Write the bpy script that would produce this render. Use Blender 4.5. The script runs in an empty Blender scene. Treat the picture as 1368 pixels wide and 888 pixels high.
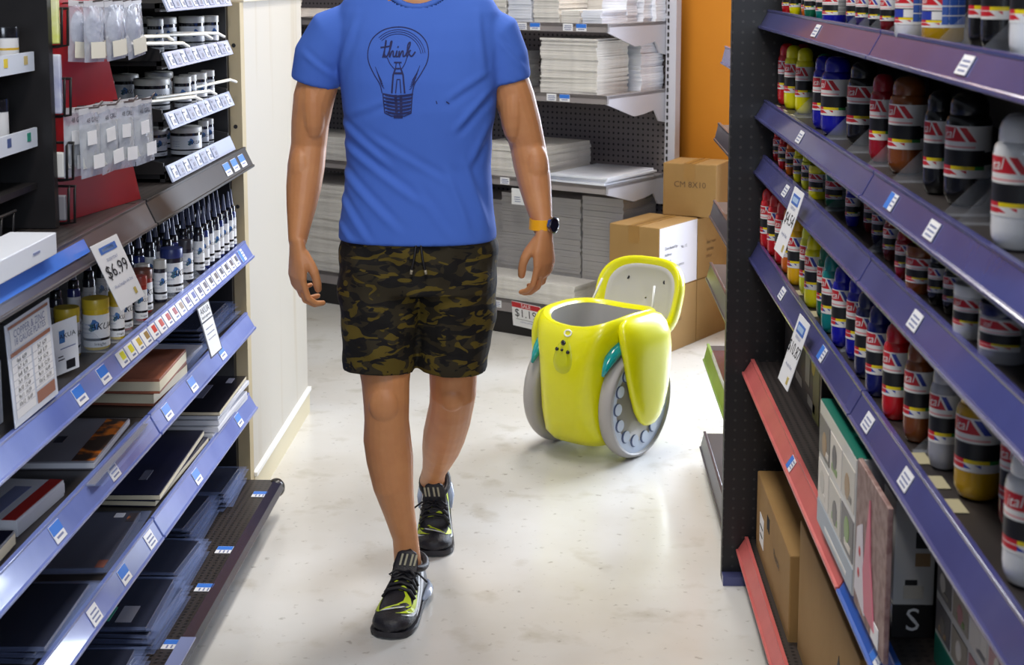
import bpy, bmesh, math, random
from mathutils import Vector, Matrix, Euler
from mathutils.bvhtree import BVHTree
random.seed(7)
R = math.radians
scene = bpy.context.scene
C = scene.collection

# ------------------------------------------------------------------ camera
cam = bpy.data.cameras.new('camera'); camo = bpy.data.objects.new('camera', cam); C.objects.link(camo)
cam.sensor_width = 36; cam.lens = 2000 / 1368 * 36; cam.shift_y = -(444 - 231) / 1368
cam.dof.use_dof = True; cam.dof.focus_distance = 3.75; cam.dof.aperture_fstop = 9
cam.clip_start = .05; cam.clip_end = 100
camo.location = (0, 0, 1.56); camo.rotation_euler = (R(90 - 7.576), 0, math.atan(.038))
scene.camera = camo
# ------------------------------------------------------------------ world, lights, exposure
w = bpy.data.worlds.new('world'); scene.world = w; w.use_nodes = True
w.node_tree.nodes['Background'].inputs[0].default_value = (.80, .88, 1, 1)
w.node_tree.nodes['Background'].inputs[1].default_value = .11
def area(name, loc, target, sx, sy, power, col):
    l = bpy.data.lights.new(name, 'AREA'); l.shape = 'RECTANGLE'; l.size = sx; l.size_y = sy
    l.energy = power; l.color = col
    o = bpy.data.objects.new(name, l); C.objects.link(o); o.location = loc
    o.rotation_euler = (Vector(target) - Vector(loc)).to_track_quat('-Z', 'Y').to_euler()
    return o
for i, (x, y) in enumerate(((-.25, 1.9), (-.25, 4.5), (.3, 6.0))):
    area('ceiling_light', (x, y, 3.0), (x, y, 0), .35, 1.3, 34, (1, .96, .90))
area('shopfront_daylight', (1.95, 6.95, 1.45), (-.35, 3.9, .6), 1.9, 2.2, 270, (.76, .85, 1))
area('front_fill', (.6, -1.6, 2.3), (-.5, 3.6, .6), 1.6, 1.2, 52, (.76, .85, 1))  # added fill from behind the camera, brightens the man and the shelves
vs = scene.view_settings
vs.view_transform = 'Standard'; vs.look = 'None'; vs.gamma = 1; vs.use_curve_mapping = False; vs.exposure = .35

# ------------------------------------------------------------------ helpers
def lin(c):
    return tuple(((v / 255) / 12.92 if v / 255 <= .04045 else ((v / 255 + .055) / 1.055) ** 2.4) for v in c) + (1,)
MATS = {}
def mat(name, rgb, rough=.5, metal=0, noise=None, bump=None, spec=.5, alpha=None, emit=0, coat=0):
    """noise=(scale, second rgb, sharpness); bump=(scale, strength); alpha -> thin see-through plastic"""
    if name in MATS: return MATS[name]
    m = bpy.data.materials.new(name); m.use_nodes = True; nt = m.node_tree; N = nt.nodes; L = nt.links
    b = N['Principled BSDF']
    b.inputs['Base Color'].default_value = lin(rgb); b.inputs['Roughness'].default_value = rough
    b.inputs['Metallic'].default_value = metal; b.inputs['Specular IOR Level'].default_value = spec
    if coat: b.inputs['Coat Weight'].default_value = coat; b.inputs['Coat Roughness'].default_value = .08
    tc = N.new('ShaderNodeTexCoord')
    if noise:
        t = N.new('ShaderNodeTexNoise'); t.inputs['Scale'].default_value = noise[0]; t.inputs['Detail'].default_value = 5
        L.new(tc.outputs['Object'], t.inputs['Vector'])
        r = N.new('ShaderNodeValToRGB'); s = noise[2] if len(noise) > 2 else .2
        r.color_ramp.elements[0].position = .5 - s; r.color_ramp.elements[1].position = .5 + s
        r.color_ramp.elements[0].color = lin(rgb); r.color_ramp.elements[1].color = lin(noise[1])
        L.new(t.outputs[0], r.inputs[0]); L.new(r.outputs[0], b.inputs['Base Color'])
    if bump:
        t = N.new('ShaderNodeTexNoise'); t.inputs['Scale'].default_value = bump[0]; t.inputs['Detail'].default_value = 4
        L.new(tc.outputs['Object'], t.inputs['Vector'])
        u = N.new('ShaderNodeBump'); u.inputs['Strength'].default_value = bump[1]; u.inputs['Distance'].default_value = .01
        L.new(t.outputs[0], u.inputs['Height']); L.new(u.outputs[0], b.inputs['Normal'])
    if emit:
        b.inputs['Emission Color'].default_value = lin(rgb); b.inputs['Emission Strength'].default_value = emit
    if alpha is not None:
        tr = N.new('ShaderNodeBsdfTransparent'); mx = N.new('ShaderNodeMixShader'); mx.inputs[0].default_value = alpha
        L.new(tr.outputs[0], mx.inputs[1]); L.new(b.outputs[0], mx.inputs[2])
        L.new(mx.outputs[0], N['Material Output'].inputs[0])
    MATS[name] = m
    return m

def dotmat(name, rgb, dot, axes, pitch, rad, rough=.5, metal=0):
    """perforated sheet: fine holes on a square grid in object space"""
    m = bpy.data.materials.new(name); m.use_nodes = True; nt = m.node_tree; N = nt.nodes; L = nt.links
    b = N['Principled BSDF']; b.inputs['Roughness'].default_value = rough; b.inputs['Metallic'].default_value = metal
    tc = N.new('ShaderNodeTexCoord'); sp = N.new('ShaderNodeSeparateXYZ'); L.new(tc.outputs['Object'], sp.inputs[0])
    sq = []
    for a in axes:
        d = N.new('ShaderNodeMath'); d.operation = 'DIVIDE'; d.inputs[1].default_value = pitch; L.new(sp.outputs[a], d.inputs[0])
        f = N.new('ShaderNodeMath'); f.operation = 'FRACT'; L.new(d.outputs[0], f.inputs[0])
        s = N.new('ShaderNodeMath'); s.operation = 'SUBTRACT'; s.inputs[1].default_value = .5; L.new(f.outputs[0], s.inputs[0])
        p = N.new('ShaderNodeMath'); p.operation = 'POWER'; p.inputs[1].default_value = 2; L.new(s.outputs[0], p.inputs[0]); sq.append(p)
    a = N.new('ShaderNodeMath'); L.new(sq[0].outputs[0], a.inputs[0]); L.new(sq[1].outputs[0], a.inputs[1])
    c = N.new('ShaderNodeMath'); c.operation = 'LESS_THAN'; c.inputs[1].default_value = (rad / pitch) ** 2; L.new(a.outputs[0], c.inputs[0])
    mx = N.new('ShaderNodeMix'); mx.data_type = 'RGBA'; mx.inputs[6].default_value = lin(rgb); mx.inputs[7].default_value = lin(dot)
    L.new(c.outputs[0], mx.inputs[0]); L.new(mx.outputs[2], b.inputs['Base Color'])
    MATS[name] = m
    return m

TXT = {}
def textgeom(s, size=1.0, shear=0.0):
    k = (s, shear)
    if k not in TXT:
        cu = bpy.data.curves.new('t', 'FONT'); cu.body = s; cu.align_x = 'CENTER'; cu.align_y = 'CENTER'; cu.resolution_u = 2; cu.shear = shear
        o = bpy.data.objects.new('t', cu); C.objects.link(o)
        dg = bpy.context.evaluated_depsgraph_get(); me = o.evaluated_get(dg).to_mesh()
        TXT[k] = ([v.co.copy() for v in me.vertices], [tuple(p.vertices) for p in me.polygons])
        o.evaluated_get(dg).to_mesh_clear(); bpy.data.objects.remove(o); bpy.data.curves.remove(cu)
    v, f = TXT[k]
    return [p * size for p in v], f

class MB:
    def __init__(s): s.v = []; s.f = []; s.m = []
    def add(s, vs, fs, m=0, T=None):
        n = len(s.v)
        s.v += [(T @ Vector(p)) if T else Vector(p) for p in vs]
        for i, f in enumerate(fs):
            s.f.append(tuple(n + k for k in f)); s.m.append(m[i] if isinstance(m, list) else m)
        return s
    def box(s, c, d, m=0, T=None):
        x, y, z = c; a, b, e = d[0] / 2, d[1] / 2, d[2] / 2
        vs = [(x + i * a, y + j * b, z + k * e) for i in (-1, 1) for j in (-1, 1) for k in (-1, 1)]
        return s.add(vs, [(0, 1, 3, 2), (4, 6, 7, 5), (0, 4, 5, 1), (2, 3, 7, 6), (0, 2, 6, 4), (1, 5, 7, 3)], m, T)
    def prism(s, poly, axis, a0, a1, m=0, T=None):
        """polygon in the two other axes extruded along axis from a0 to a1"""
        def P(p, a): return {'x': (a, p[0], p[1]), 'y': (p[0], a, p[1]), 'z': (p[0], p[1], a)}[axis]
        n = len(poly); vs = [P(p, a0) for p in poly] + [P(p, a1) for p in poly]
        fs = [tuple(range(n))[::-1], tuple(range(n, 2 * n))] + [(i, (i + 1) % n, n + (i + 1) % n, n + i) for i in range(n)]
        return s.add(vs, fs, m, T)
    def quad(s, a, b, c, d, m=0, T=None): return s.add([a, b, c, d], [(0, 1, 2, 3)], m, T)
    def lathe(s, prof, seg=20, m=0, T=None):
        """profile [(r, z)], m may be a list with one slot per profile segment"""
        vs = []; fs = []; ms = []
        for r, z in prof:
            for i in range(seg):
                a = 2 * math.pi * i / seg; vs.append((r * math.cos(a), r * math.sin(a), z))
        for j in range(len(prof) - 1):
            for i in range(seg):
                k = (i + 1) % seg
                fs.append((j * seg + i, j * seg + k, (j + 1) * seg + k, (j + 1) * seg + i)); ms.append(m[j] if isinstance(m, list) else m)
        if prof[0][0] > 1e-5: fs.append(tuple(range(seg))[::-1]); ms.append(m[0] if isinstance(m, list) else m)
        if prof[-1][0] > 1e-5: fs.append(tuple(range((len(prof) - 1) * seg, len(prof) * seg))); ms.append(m[-1] if isinstance(m, list) else m)
        return s.add(vs, fs, ms, T)
    def loft(s, rings, m=0, T=None, caps=True):
        n = len(rings[0]); vs = [p for r in rings for p in r]; fs = []
        for j in range(len(rings) - 1):
            for i in range(n):
                k = (i + 1) % n; fs.append((j * n + i, j * n + k, (j + 1) * n + k, (j + 1) * n + i))
        if caps: fs.append(tuple(range(n))[::-1]); fs.append(tuple(range((len(rings) - 1) * n, len(rings) * n)))
        return s.add(vs, fs, m, T)
    def tube(s, pts, rad, seg=8, m=0, T=None, caps=True, up=None, dome=0):
        """rad: number, list, or list of (a, b) half axes (a along side, b along up)"""
        P = [Vector(p) for p in pts]; n = len(P)
        rd = rad if isinstance(rad, list) else [rad] * n
        rd = [r if isinstance(r, tuple) else (r, r) for r in rd]
        if dome:
            d0 = (P[0] - P[1]).normalized(); d1 = (P[-1] - P[-2]).normalized()
            a0, a1 = rd[0], rd[-1]; pre = []; post = []
            for k in (.38, .75, .97):
                q = math.sqrt(1 - k * k)
                post.append((P[-1] + d1 * max(a1) * k * dome, (a1[0] * q, a1[1] * q)))
                pre.append((P[0] + d0 * max(a0) * k * dome, (a0[0] * q, a0[1] * q)))
            P = [p for p, _ in pre[::-1]] + P + [p for p, _ in post]; rd = [r for _, r in pre[::-1]] + rd + [r for _, r in post]; n = len(P)
        rings = []; u = Vector(up) if up else None
        for i in range(n):
            t = (P[min(i + 1, n - 1)] - P[max(i - 1, 0)]).normalized()
            if u is None: u = Vector((0, 0, 1)) if abs(t.z) < .9 else Vector((0, 1, 0))
            u = (u - t * u.dot(t)).normalized(); sd = t.cross(u)
            rings.append([P[i] + sd * (rd[i][0] * math.cos(2 * math.pi * k / seg)) + u * (rd[i][1] * math.sin(2 * math.pi * k / seg)) for k in range(seg)])
        return s.loft(rings, m, T, caps)
    def ellipsoid(s, c, r, m=0, T=None, seg=16, rows=10):
        c = Vector(c); prof = []
        M = Matrix.Translation(c) @ Matrix.Diagonal((r[0], r[1], r[2], 1))
        for j in range(rows + 1):
            a = -math.pi / 2 + math.pi * j / rows; prof.append((max(math.cos(a), 1e-4), math.sin(a)))
        return s.lathe(prof, seg, m, (T @ M) if T else M)
    def text(s, string, size, T, m=0, shear=0):
        v, f = textgeom(string, size, shear); return s.add(v, f, m, T)
    def mesh(s, name, mats, smooth=False):
        me = bpy.data.meshes.new(name); me.from_pydata([tuple(v) for v in s.v], [], s.f)
        for q in (mats if isinstance(mats, (list, tuple)) else [mats]): me.materials.append(q)
        me.polygons.foreach_set('material_index', s.m)
        if smooth: me.polygons.foreach_set('use_smooth', [True] * len(s.f))
        me.update(); return me

def link(name, me, parent=None, loc=None, rot=None, bevel=0, angle=None):
    o = bpy.data.objects.new(name, me); C.objects.link(o)
    if parent: o.parent = parent
    if loc is not None: o.location = loc
    if rot is not None: o.rotation_euler = rot
    if bevel:
        b = o.modifiers.new('bevel', 'BEVEL'); b.width = bevel; b.segments = 2; b.limit_method = 'ANGLE'; b.angle_limit = R(40)
    return o
def part(name, mb, mats, parent, smooth=False, bevel=0, loc=None, rot=None, label=None):
    o = link(name, mb.mesh(name, mats, smooth), parent, loc, rot, bevel)
    if smooth and smooth != 'all': autosmooth(o.data)
    if label: o['label'] = label
    return o
def autosmooth(me, deg=38):
    bm = bmesh.new(); bm.from_mesh(me); bmesh.ops.recalc_face_normals(bm, faces=bm.faces)
    for e in bm.edges:
        e.smooth = not (len(e.link_faces) == 2 and e.calc_face_angle(0) > R(deg))
    bm.to_mesh(me); bm.free()
def fixn(me):
    bm = bmesh.new(); bm.from_mesh(me); bmesh.ops.recalc_face_normals(bm, faces=bm.faces); bm.to_mesh(me); bm.free()
def tag(o, label, cat, group=None):
    o['label'] = label; o['category'] = cat
    if group: o['group'] = group
    return o
def thing(name, label, cat, loc=(0, 0, 0), rz=0, group=None, rot=None):
    o = bpy.data.objects.new(name, None); C.objects.link(o); o.empty_display_size = .05
    o.location = loc; o.rotation_euler = rot if rot else (0, 0, rz)
    return tag(o, label, cat, group)
def single(name, mb, mats, label, cat, group=None, loc=None, rot=None, smooth=False, bevel=0):
    return tag(part(name, mb, mats, None, smooth, bevel, loc, rot), label, cat, group)
def struct(name, mb, mats, parent=None, **k):
    o = part(name, mb, mats, parent, **k)
    if parent is None: o['kind'] = 'structure'
    return o
def frame(o, ex, ey):
    """matrix with origin o, x axis ex, y axis ey (made orthogonal)"""
    ex = Vector(ex).normalized(); ey = Vector(ey); ey = (ey - ex * ey.dot(ex)).normalized(); ez = ex.cross(ey)
    M = Matrix.Identity(4)
    for i in range(3): M[i][0] = ex[i]; M[i][1] = ey[i]; M[i][2] = ez[i]; M[i][3] = Vector(o)[i]
    return M
ORD = ['first', 'second', 'third', 'fourth', 'fifth', 'sixth', 'seventh', 'eighth', 'ninth', 'tenth', 'eleventh', 'twelfth', 'thirteenth', 'fourteenth', 'fifteenth', 'sixteenth', 'seventeenth', 'eighteenth', 'nineteenth', 'twentieth', 'twenty-first', 'twenty-second', 'twenty-third', 'twenty-fourth', 'twenty-fifth', 'twenty-sixth', 'twenty-seventh', 'twenty-eighth', 'twenty-ninth', 'thirtieth']
def voxel(mb, size, name, smooth_iter=6, fac=.5):
    """fuse overlapping closed shells into one continuous surface"""
    me = mb.mesh(name, []); fixn(me); o = bpy.data.objects.new(name, me); C.objects.link(o)
    r = o.modifiers.new('r', 'REMESH'); r.mode = 'VOXEL'; r.voxel_size = size; r.use_smooth_shade = True
    if smooth_iter:
        s = o.modifiers.new('s', 'SMOOTH'); s.factor = fac; s.iterations = smooth_iter
    dg = bpy.context.evaluated_depsgraph_get()
    out = bpy.data.meshes.new_from_object(o.evaluated_get(dg)); out.name = name
    bpy.data.objects.remove(o); bpy.data.meshes.remove(me)
    out.polygons.foreach_set('use_smooth', [True] * len(out.polygons))
    return out

# ------------------------------------------------------------------ common materials
BLACK = mat('black_metal', (17, 15, 17), .45, noise=(14, (26, 23, 24)))
DECK = mat('shelf_deck', (38, 34, 34), .4, noise=(9, (48, 43, 42)))
WHITE = mat('white_card', (232, 232, 235), .5)
INK = mat('black_ink', (22, 20, 26), .6)
BLUEINK = mat('blue_ink', (70, 110, 190), .6)
TAGBLUE = mat('tag_blue', (55, 120, 215), .5)
CLEAR = mat('clear_plastic', (215, 222, 235), .12, alpha=.10, spec=.6)
SLEEVE = mat('plastic_sleeve', (130, 145, 190), .15, alpha=.07, spec=.8)
SLEEVE_EDGE = mat('sleeve_edge', (150, 170, 225), .2, alpha=.2, spec=.8)
CARD = mat('cardboard', (158, 124, 74), .8, noise=(6, (144, 110, 62), .3), bump=(60, .05))
# ------------------------------------------------------------------ the room
def floor_material():
    m = bpy.data.materials.new('floor_vinyl'); m.use_nodes = True; N = m.node_tree.nodes; L = m.node_tree.links
    b = N['Principled BSDF']; tc = N.new('ShaderNodeTexCoord')
    def noise(sc, det):
        t = N.new('ShaderNodeTexNoise'); t.inputs['Scale'].default_value = sc; t.inputs['Detail'].default_value = det
        L.new(tc.outputs['Object'], t.inputs['Vector']); return t
    def ramp(t, p0, c0, p1, c1):
        r = N.new('ShaderNodeValToRGB'); e = r.color_ramp.elements; e[0].position = p0; e[0].color = lin(c0); e[1].position = p1; e[1].color = lin(c1)
        L.new(t.outputs[0], r.inputs[0]); return r
    a = ramp(noise(1.6, 5), .35, (200, 196, 188), .62, (214, 213, 210))
    g = ramp(noise(38, 3), .25, (150, 142, 132), .36, (255, 255, 255))
    k = ramp(noise(7, 6), .28, (205, 196, 178), .42, (255, 255, 255))
    prev = a
    for r, f in ((g, .5), (k, .45)):
        x = N.new('ShaderNodeMix'); x.data_type = 'RGBA'; x.blend_type = 'MULTIPLY'; x.inputs[0].default_value = f
        L.new(prev.outputs[2] if prev.type == 'MIX' else prev.outputs[0], x.inputs[6]); L.new(r.outputs[0], x.inputs[7]); prev = x
    L.new(prev.outputs[2], b.inputs['Base Color'])
    rr = ramp(noise(5, 4), .3, (95, 95, 95), .7, (140, 140, 140)); L.new(rr.outputs[0], b.inputs['Roughness'])
    b.inputs['Specular IOR Level'].default_value = .35
    return m
mb = MB(); mb.box((0, 3.6, -.05), (7, 11, .1)); struct('floor', mb, floor_material())

# back gondola frame: s runs along its front to the right, t into its depth
BD = Vector((.83988, -.54277, 0)); BN = Vector((.54277, .83988, 0)); BO = Vector((-.176, 6.337, 0))
def bp(s, t, z=0): return BO + BD * s + BN * t + Vector((0, 0, z))
BM = frame(BO, BD, BN)          # local x = s, y = t
BROT = math.atan2(BD.y, BD.x)

ORANGE = mat('orange_paint', (196, 124, 22), .7, noise=(3, (188, 117, 18)), bump=(40, .04))
mb = MB(); mb.box((-.72, .70, 1.6), (3.54, .08, 3.2), 0, BM); struct('wall_back', mb, ORANGE)

# whitewashed wood panel that ends the left run
def washed_wood():
    m = bpy.data.materials.new('whitewashed_wood'); m.use_nodes = True; N = m.node_tree.nodes; L = m.node_tree.links
    b = N['Principled BSDF']; tc = N.new('ShaderNodeTexCoord'); mp = N.new('ShaderNodeMapping'); mp.inputs['Scale'].default_value = (3.2, 3.2, .22)
    L.new(tc.outputs['Object'], mp.inputs[0]); t = N.new('ShaderNodeTexNoise'); t.inputs['Scale'].default_value = 2.4; t.inputs['Detail'].default_value = 6; L.new(mp.outputs[0], t.inputs['Vector'])
    r = N.new('ShaderNodeValToRGB'); e = r.color_ramp.elements; e[0].position = .25; e[0].color = lin((166, 152, 124)); e[1].position = .46; e[1].color = lin((186, 181, 170))
    L.new(t.outputs[0], r.inputs[0]); L.new(r.outputs[0], b.inputs['Base Color']); b.inputs['Roughness'].default_value = .55
    return m
WW = washed_wood(); TAN = mat('tan_edge', (186, 172, 138), .6, noise=(5, (172, 156, 120)))
pan = thing('wood_end_panel', 'tall whitewashed wood panel standing past the end of the left shelving', 'panel', (-.945, 4.7, 0))
mb = MB(); mb.box((0, .02, .78), (.03, .94, 1.40)); part('board', mb, WW, pan)
mb = MB(); mb.box((.003, .02, .04), (.036, .94, .08)); part('baseboard', mb, mat('cream_paint', (206, 196, 166), .5), pan)
mb = MB(); mb.box((.008, .02, .089), (.04, .94, .012)); part('baseboard_cap', mb, mat('white_gloss', (235, 235, 232), .3), pan)
mb = MB(); mb.box((0, .02, 1.495), (.05, .98, .03)); part('top_cap', mb, mat('pale_wood', (222, 212, 190), .5), pan, bevel=.003)
mb = MB(); mb.box((-.004, -.475, .74), (.046, .05, 1.48)); st = part('edge_strip', mb, TAN, pan)
for z in (.25, .52, .9, 1.13, 1.36):
    mb = MB(); mb.lathe([(.0001, -.004), (.005, -.003), (.006, .002)], 10, 0, Matrix.Translation((0, -.5, z)) @ Matrix.Rotation(R(90), 4, 'X')); part('screw', mb, BLACK, st)

# ------------------------------------------------------------------ shelving runs along the aisle
PURPLE = mat('purple_rail', (74, 76, 132), .24, noise=(6, (62, 63, 116)), coat=.3)
SALMON = mat('salmon_rail', (206, 104, 100), .35, noise=(9, (190, 90, 90)))
BLUER = mat('blue_rail', (20, 82, 175), .3)
ICE = mat('blue_reflection_rail', (96, 112, 182), .28, noise=(5, (126, 142, 204)), coat=.5)  # clear plastic rail, its bluish reflection painted as base colour
CLEARR = mat('clear_rail', (150, 160, 205), .12, coat=.6)
PERF = dotmat('perforated_black', (22, 20, 22), (52, 48, 48), (0, 2), .026, .0035, .45)
PERFD = dotmat('perforated_deck', (52, 46, 45), (16, 15, 16), (0, 1), .016, .0042, .42)
TAGTXT = mat('tag_print', (120, 128, 165), .6)

def price_tag(parent, M, w=.04, h=.024, kind='white'):
    """small paper label lying in the rail: blue block and white block"""
    mb = MB()
    mb.box((0, 0, .0006), (w, h, .0012), 0, M)
    if kind == 'blue':
        mb.box((-w * .22, 0, .0009), (w * .5, h * .98, .0014), 1, M)
        for k in (-.2, .05, .3): mb.box((w * .27, k * h, .0013), (w * .34, h * .09, .0008), 2, M)
    elif kind == 'top':
        mb.box((0, h * .2, .0009), (w * .98, h * .55, .0014), 1, M)
        mb.box((0, -h * .25, .0013), (w * .6, h * .12, .0008), 2, M)
    else:
        for k in (-.3, -.05, .2): mb.box((w * .02, k * h, .0013), (w * (.8 - .5 * abs(k)), h * .1, .0008), 2, M)
    return part('price_tag', mb, [WHITE, TAGBLUE, TAGTXT], parent)

def run_shelf(g, x0, xb, y0, y1, zl, rail, lip=.038, out=.022, sgn=1, deck=DECK):
    """one steel shelf: deck from x0 (front) to xb (back); its rail leans out at the bottom. sgn=1: aisle is at smaller x"""
    mb = MB(); zt = zl + lip
    mb.box(((x0 + sgn * out + xb) / 2, (y0 + y1) / 2, zt - .016), (abs(xb - x0) - out, y1 - y0, .022))
    mb.box((x0 + sgn * (out + .008), (y0 + y1) / 2, zt - .026), (.014, y1 - y0 - .004, .03))
    s = part('shelf', mb, deck, g)
    mb = MB(); t = .005
    mb.prism([(x0, zl), (x0 + sgn * t, zl - .002), (x0 + sgn * (out + t), zt - .001), (x0 + sgn * out, zt + .001)], 'y', y0 + .002, y1 - .002)
    mb.prism([(x0 - sgn * .003, zl - .003), (x0 + sgn * .004, zl - .004), (x0 + sgn * .004, zl + .004), (x0 - sgn * .003, zl + .003)], 'y', y0 + .002, y1 - .002)
    mb.prism([(x0 + sgn * (out - .003), zt - .003), (x0 + sgn * (out + .006), zt - .003), (x0 + sgn * (out + .006), zt + .003), (x0 + sgn * (out - .003), zt + .003)], 'y', y0 + .002, y1 - .002)
    part('price_rail', mb, rail, s, bevel=.001)
    def tagm(y):   # frame on the rail face, x along the rail, y up the rail
        mid = Vector((x0 + sgn * out / 2, y, zl + lip / 2)); up = Vector((sgn * out, 0, lip)).normalized()
        n = Vector((-sgn * lip, 0, out)).normalized()
        return frame(mid + n * .0012, up.cross(n), up)
    s_tag = tagm
    return s, s_tag

# ---- right run
gr = thing('gondola_shelving', 'black steel shelving run full of paint bottles right of the aisle', 'shelving', (0, 0, 0))
mb = MB(); mb.box((.655, 3.745, .95), (.506, .03, 1.9)); part('side_panel', mb, PERF, gr, bevel=.002)
mb = MB(); mb.box((.655, 3.72, .012), (.505, .05, .024)); part('panel_foot', mb, mat('bluish_steel', (80, 84, 130), .3, metal=.3), gr)
mb = MB(); mb.box((.90, 2.06, .95), (.03, 3.32, 1.9)); part('back_panel', mb, BLACK, gr)
mb = MB(); mb.box((.70, 2.06, .03), (.40, 3.30, .06)); part('kick_plate', mb, BLACK, gr)
RZ = [1.430, 1.208, 1.070, .850, .555, .085]; RX = [.468, .464, .464, .456, .446, .440]
RSEC = [(2.374, 3.727), (.4, 2.371)]
RT = {0: [(1.828, 'white'), (2.93, 'white')], 1: [(3.071, 'white'), (2.192, 'blue'), (1.944, 'white')], 2: [(3.253, 'white'), (2.018, 'white')],
      3: [(3.214, 'white'), (2.693, 'blue'), (2.269, 'white'), (2.005, 'white')], 4: [(2.96, 'blue'), (2.096, 'blue')], 5: []}
for i, (zl, x0) in enumerate(zip(RZ, RX)):
    for k, (a, b) in enumerate(RSEC):
        rail = PURPLE if i < 4 else (SALMON if k == 0 or i == 5 else BLUER)
        s, tm = run_shelf(gr, x0, .885, a, b, zl, rail, lip=.04 if i < 4 else .034, deck=PERFD if i >= 4 else DECK)
        for y, kd in RT[i]:
            if a < y < b: price_tag(s, tm(y), .048, .026, kd)
# ---- continuation beyond the side panel
gf = thing('gondola_shelving', 'far dark shelving bay beyond the perforated black side panel', 'shelving', (0, 0, 0))
mb = MB(); mb.box((.90, 4.25, .95), (.03, .96, 1.9)); part('back_panel', mb, BLACK, gf)
DKR = mat('dark_rail', (66, 58, 66), .3, noise=(8, (52, 46, 54)))
GRR = mat('green_reflection_rail', (128, 160, 62), .35, noise=(7, (108, 138, 60)))  # dark rail with its green reflections put into the colour
for zl, x0, rm in ((1.285, .475, PURPLE), (1.045, .458, DKR), (.800, .448, DKR), (.600, .440, DKR), (.335, .436, GRR), (.045, .430, DKR)):
    run_shelf(gf, x0, .885, 3.77, 4.70, zl, rm, lip=.05, out=.012)
mb = MB(); mb.box((.70, 4.235, .02), (.36, .9, .04)); part('kick_plate', mb, BLACK, gf)

# ---- left run
gl = thing('gondola_shelving', 'black steel shelving run with printmaking supplies left of the aisle', 'shelving', (0, 0, 0))
mb = MB(); mb.box((-1.31, 2.325, .95), (.03, 3.69, 1.9)); part('back_panel', mb, BLACK, gl)
mb = MB(); mb.box((-1.135, 4.185, .95), (.35, .03, 1.9)); part('side_panel', mb, BLACK, gl)
LIPG = mat('lip_grey', (62, 56, 60), .3, noise=(7, (74, 68, 72)), coat=.3)
LZ = [1.025, .765, .558, .322]; LSEC = [(3.155, 4.155), (.5, 3.15)]
LT = {1: [(4.049, 'blue'), (2.663, 'top'), (2.807, 'top')], 2: [(3.784, 'top'), (3.479, 'top'), (3.249, 'top'), (2.845, 'white'), (2.517, 'top')],
      3: [(3.962, 'top'), (3.495, 'top'), (3.084, 'white'), (2.893, 'top'), (2.699, 'white')], 0: [(4.056, 'top'), (3.963, 'top'), (3.875, 'top')]}
SW = [(230, 225, 60), (225, 215, 40), (200, 170, 60), (150, 120, 70), (205, 60, 50), (190, 70, 60), (170, 60, 60), (150, 60, 70), (140, 120, 100), (90, 80, 130), (80, 90, 150), (60, 60, 100), (80, 75, 90), (50, 50, 60), (90, 80, 80), (60, 60, 75), (50, 45, 55), (80, 70, 80), (70, 70, 85)]
for i, zl in enumerate(LZ):
    for k, (a, b) in enumerate(LSEC):
        rail = (BLACK if k == 0 else LIPG) if i == 0 else ICE
        s, tm = run_shelf(gl, -.892 if i else -.886, -1.295, a, b, zl, rail, lip=.042 if i else .05, out=.024, sgn=-1, deck=PERFD if i == 0 else DECK)
        for y, kd in LT[i]:
            if a < y < b: price_tag(s, tm(y), .05 if i else .06, .034, kd)
        if i == 0 and k == 1:
            mb = MB(); mb.prism([(-.8915, 1.046), (-.894, 1.046), (-.906, 1.069), (-.9035, 1.070)], 'y', .55, 2.72); part('blue_strip', mb, mat('strip_blue', (70, 120, 215), .15, coat=.5), s)
        if i == 1:      # strip of colour swatch labels in the ink rail
            ys = [y for y in [2.93 + .058 * q for q in range(19)] if a < y < b]
            for y in ys:
                q = round((y - 2.93) / .058); M = tm(y); mb = MB()
                mb.box((0, 0, .0006), (.05, .032, .0012), 0, M); mb.box((.008, .004, .001), (.024, .016, .0014), 1, M); mb.box((.006, -.010, .001), (.02, .004, .0014), 2, M)
                part('swatch_label', mb, [WHITE, mat('swatch_%d' % q, SW[q], .5), TAGTXT], s)
# base deck with rounded bumper
mb = MB(); mb.box((-1.07, 2.32, .095), (.45, 3.65, .03)); bs = part('base_deck', mb, PERFD, gl)
mb = MB(); mb.prism([(-.845, .06), (-.822, .075), (-.815, .09), (-.822, .106), (-.845, .113), (-.85, .1)], 'y', .5, 4.14); part('bumper', mb, mat('bumper_trim', (38, 38, 58), .22, coat=.4), bs, smooth=True)
mb = MB(); mb.ellipsoid((-.84, 4.14, .088), (.026, .03, .028)); part('end_cap', mb, mat('black_rubber', (18, 17, 18), .3), bs, smooth='all')
mb = MB(); mb.box((-1.09, 2.32, .04), (.40, 3.65, .08)); part('kick_plate', mb, BLACK, gl)
for x, y in ((-.862, 4.02), (-.868, 3.61), (-.862, 3.375), (-.858, 3.07)):
    price_tag(bs, frame((x, y, .1108), (-1, .25, 0), (0, 1, 0)) if False else frame((x, y, .1108), (0, -1, 0), (1, 0, 0)), .045, .04, 'blue')
mb = MB(); mb.box((-.83, 1.80, .1135), (.034, 2.6, .004)); part('clear_rail_cover', mb, CLEARR, bs, bevel=.001)

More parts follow.
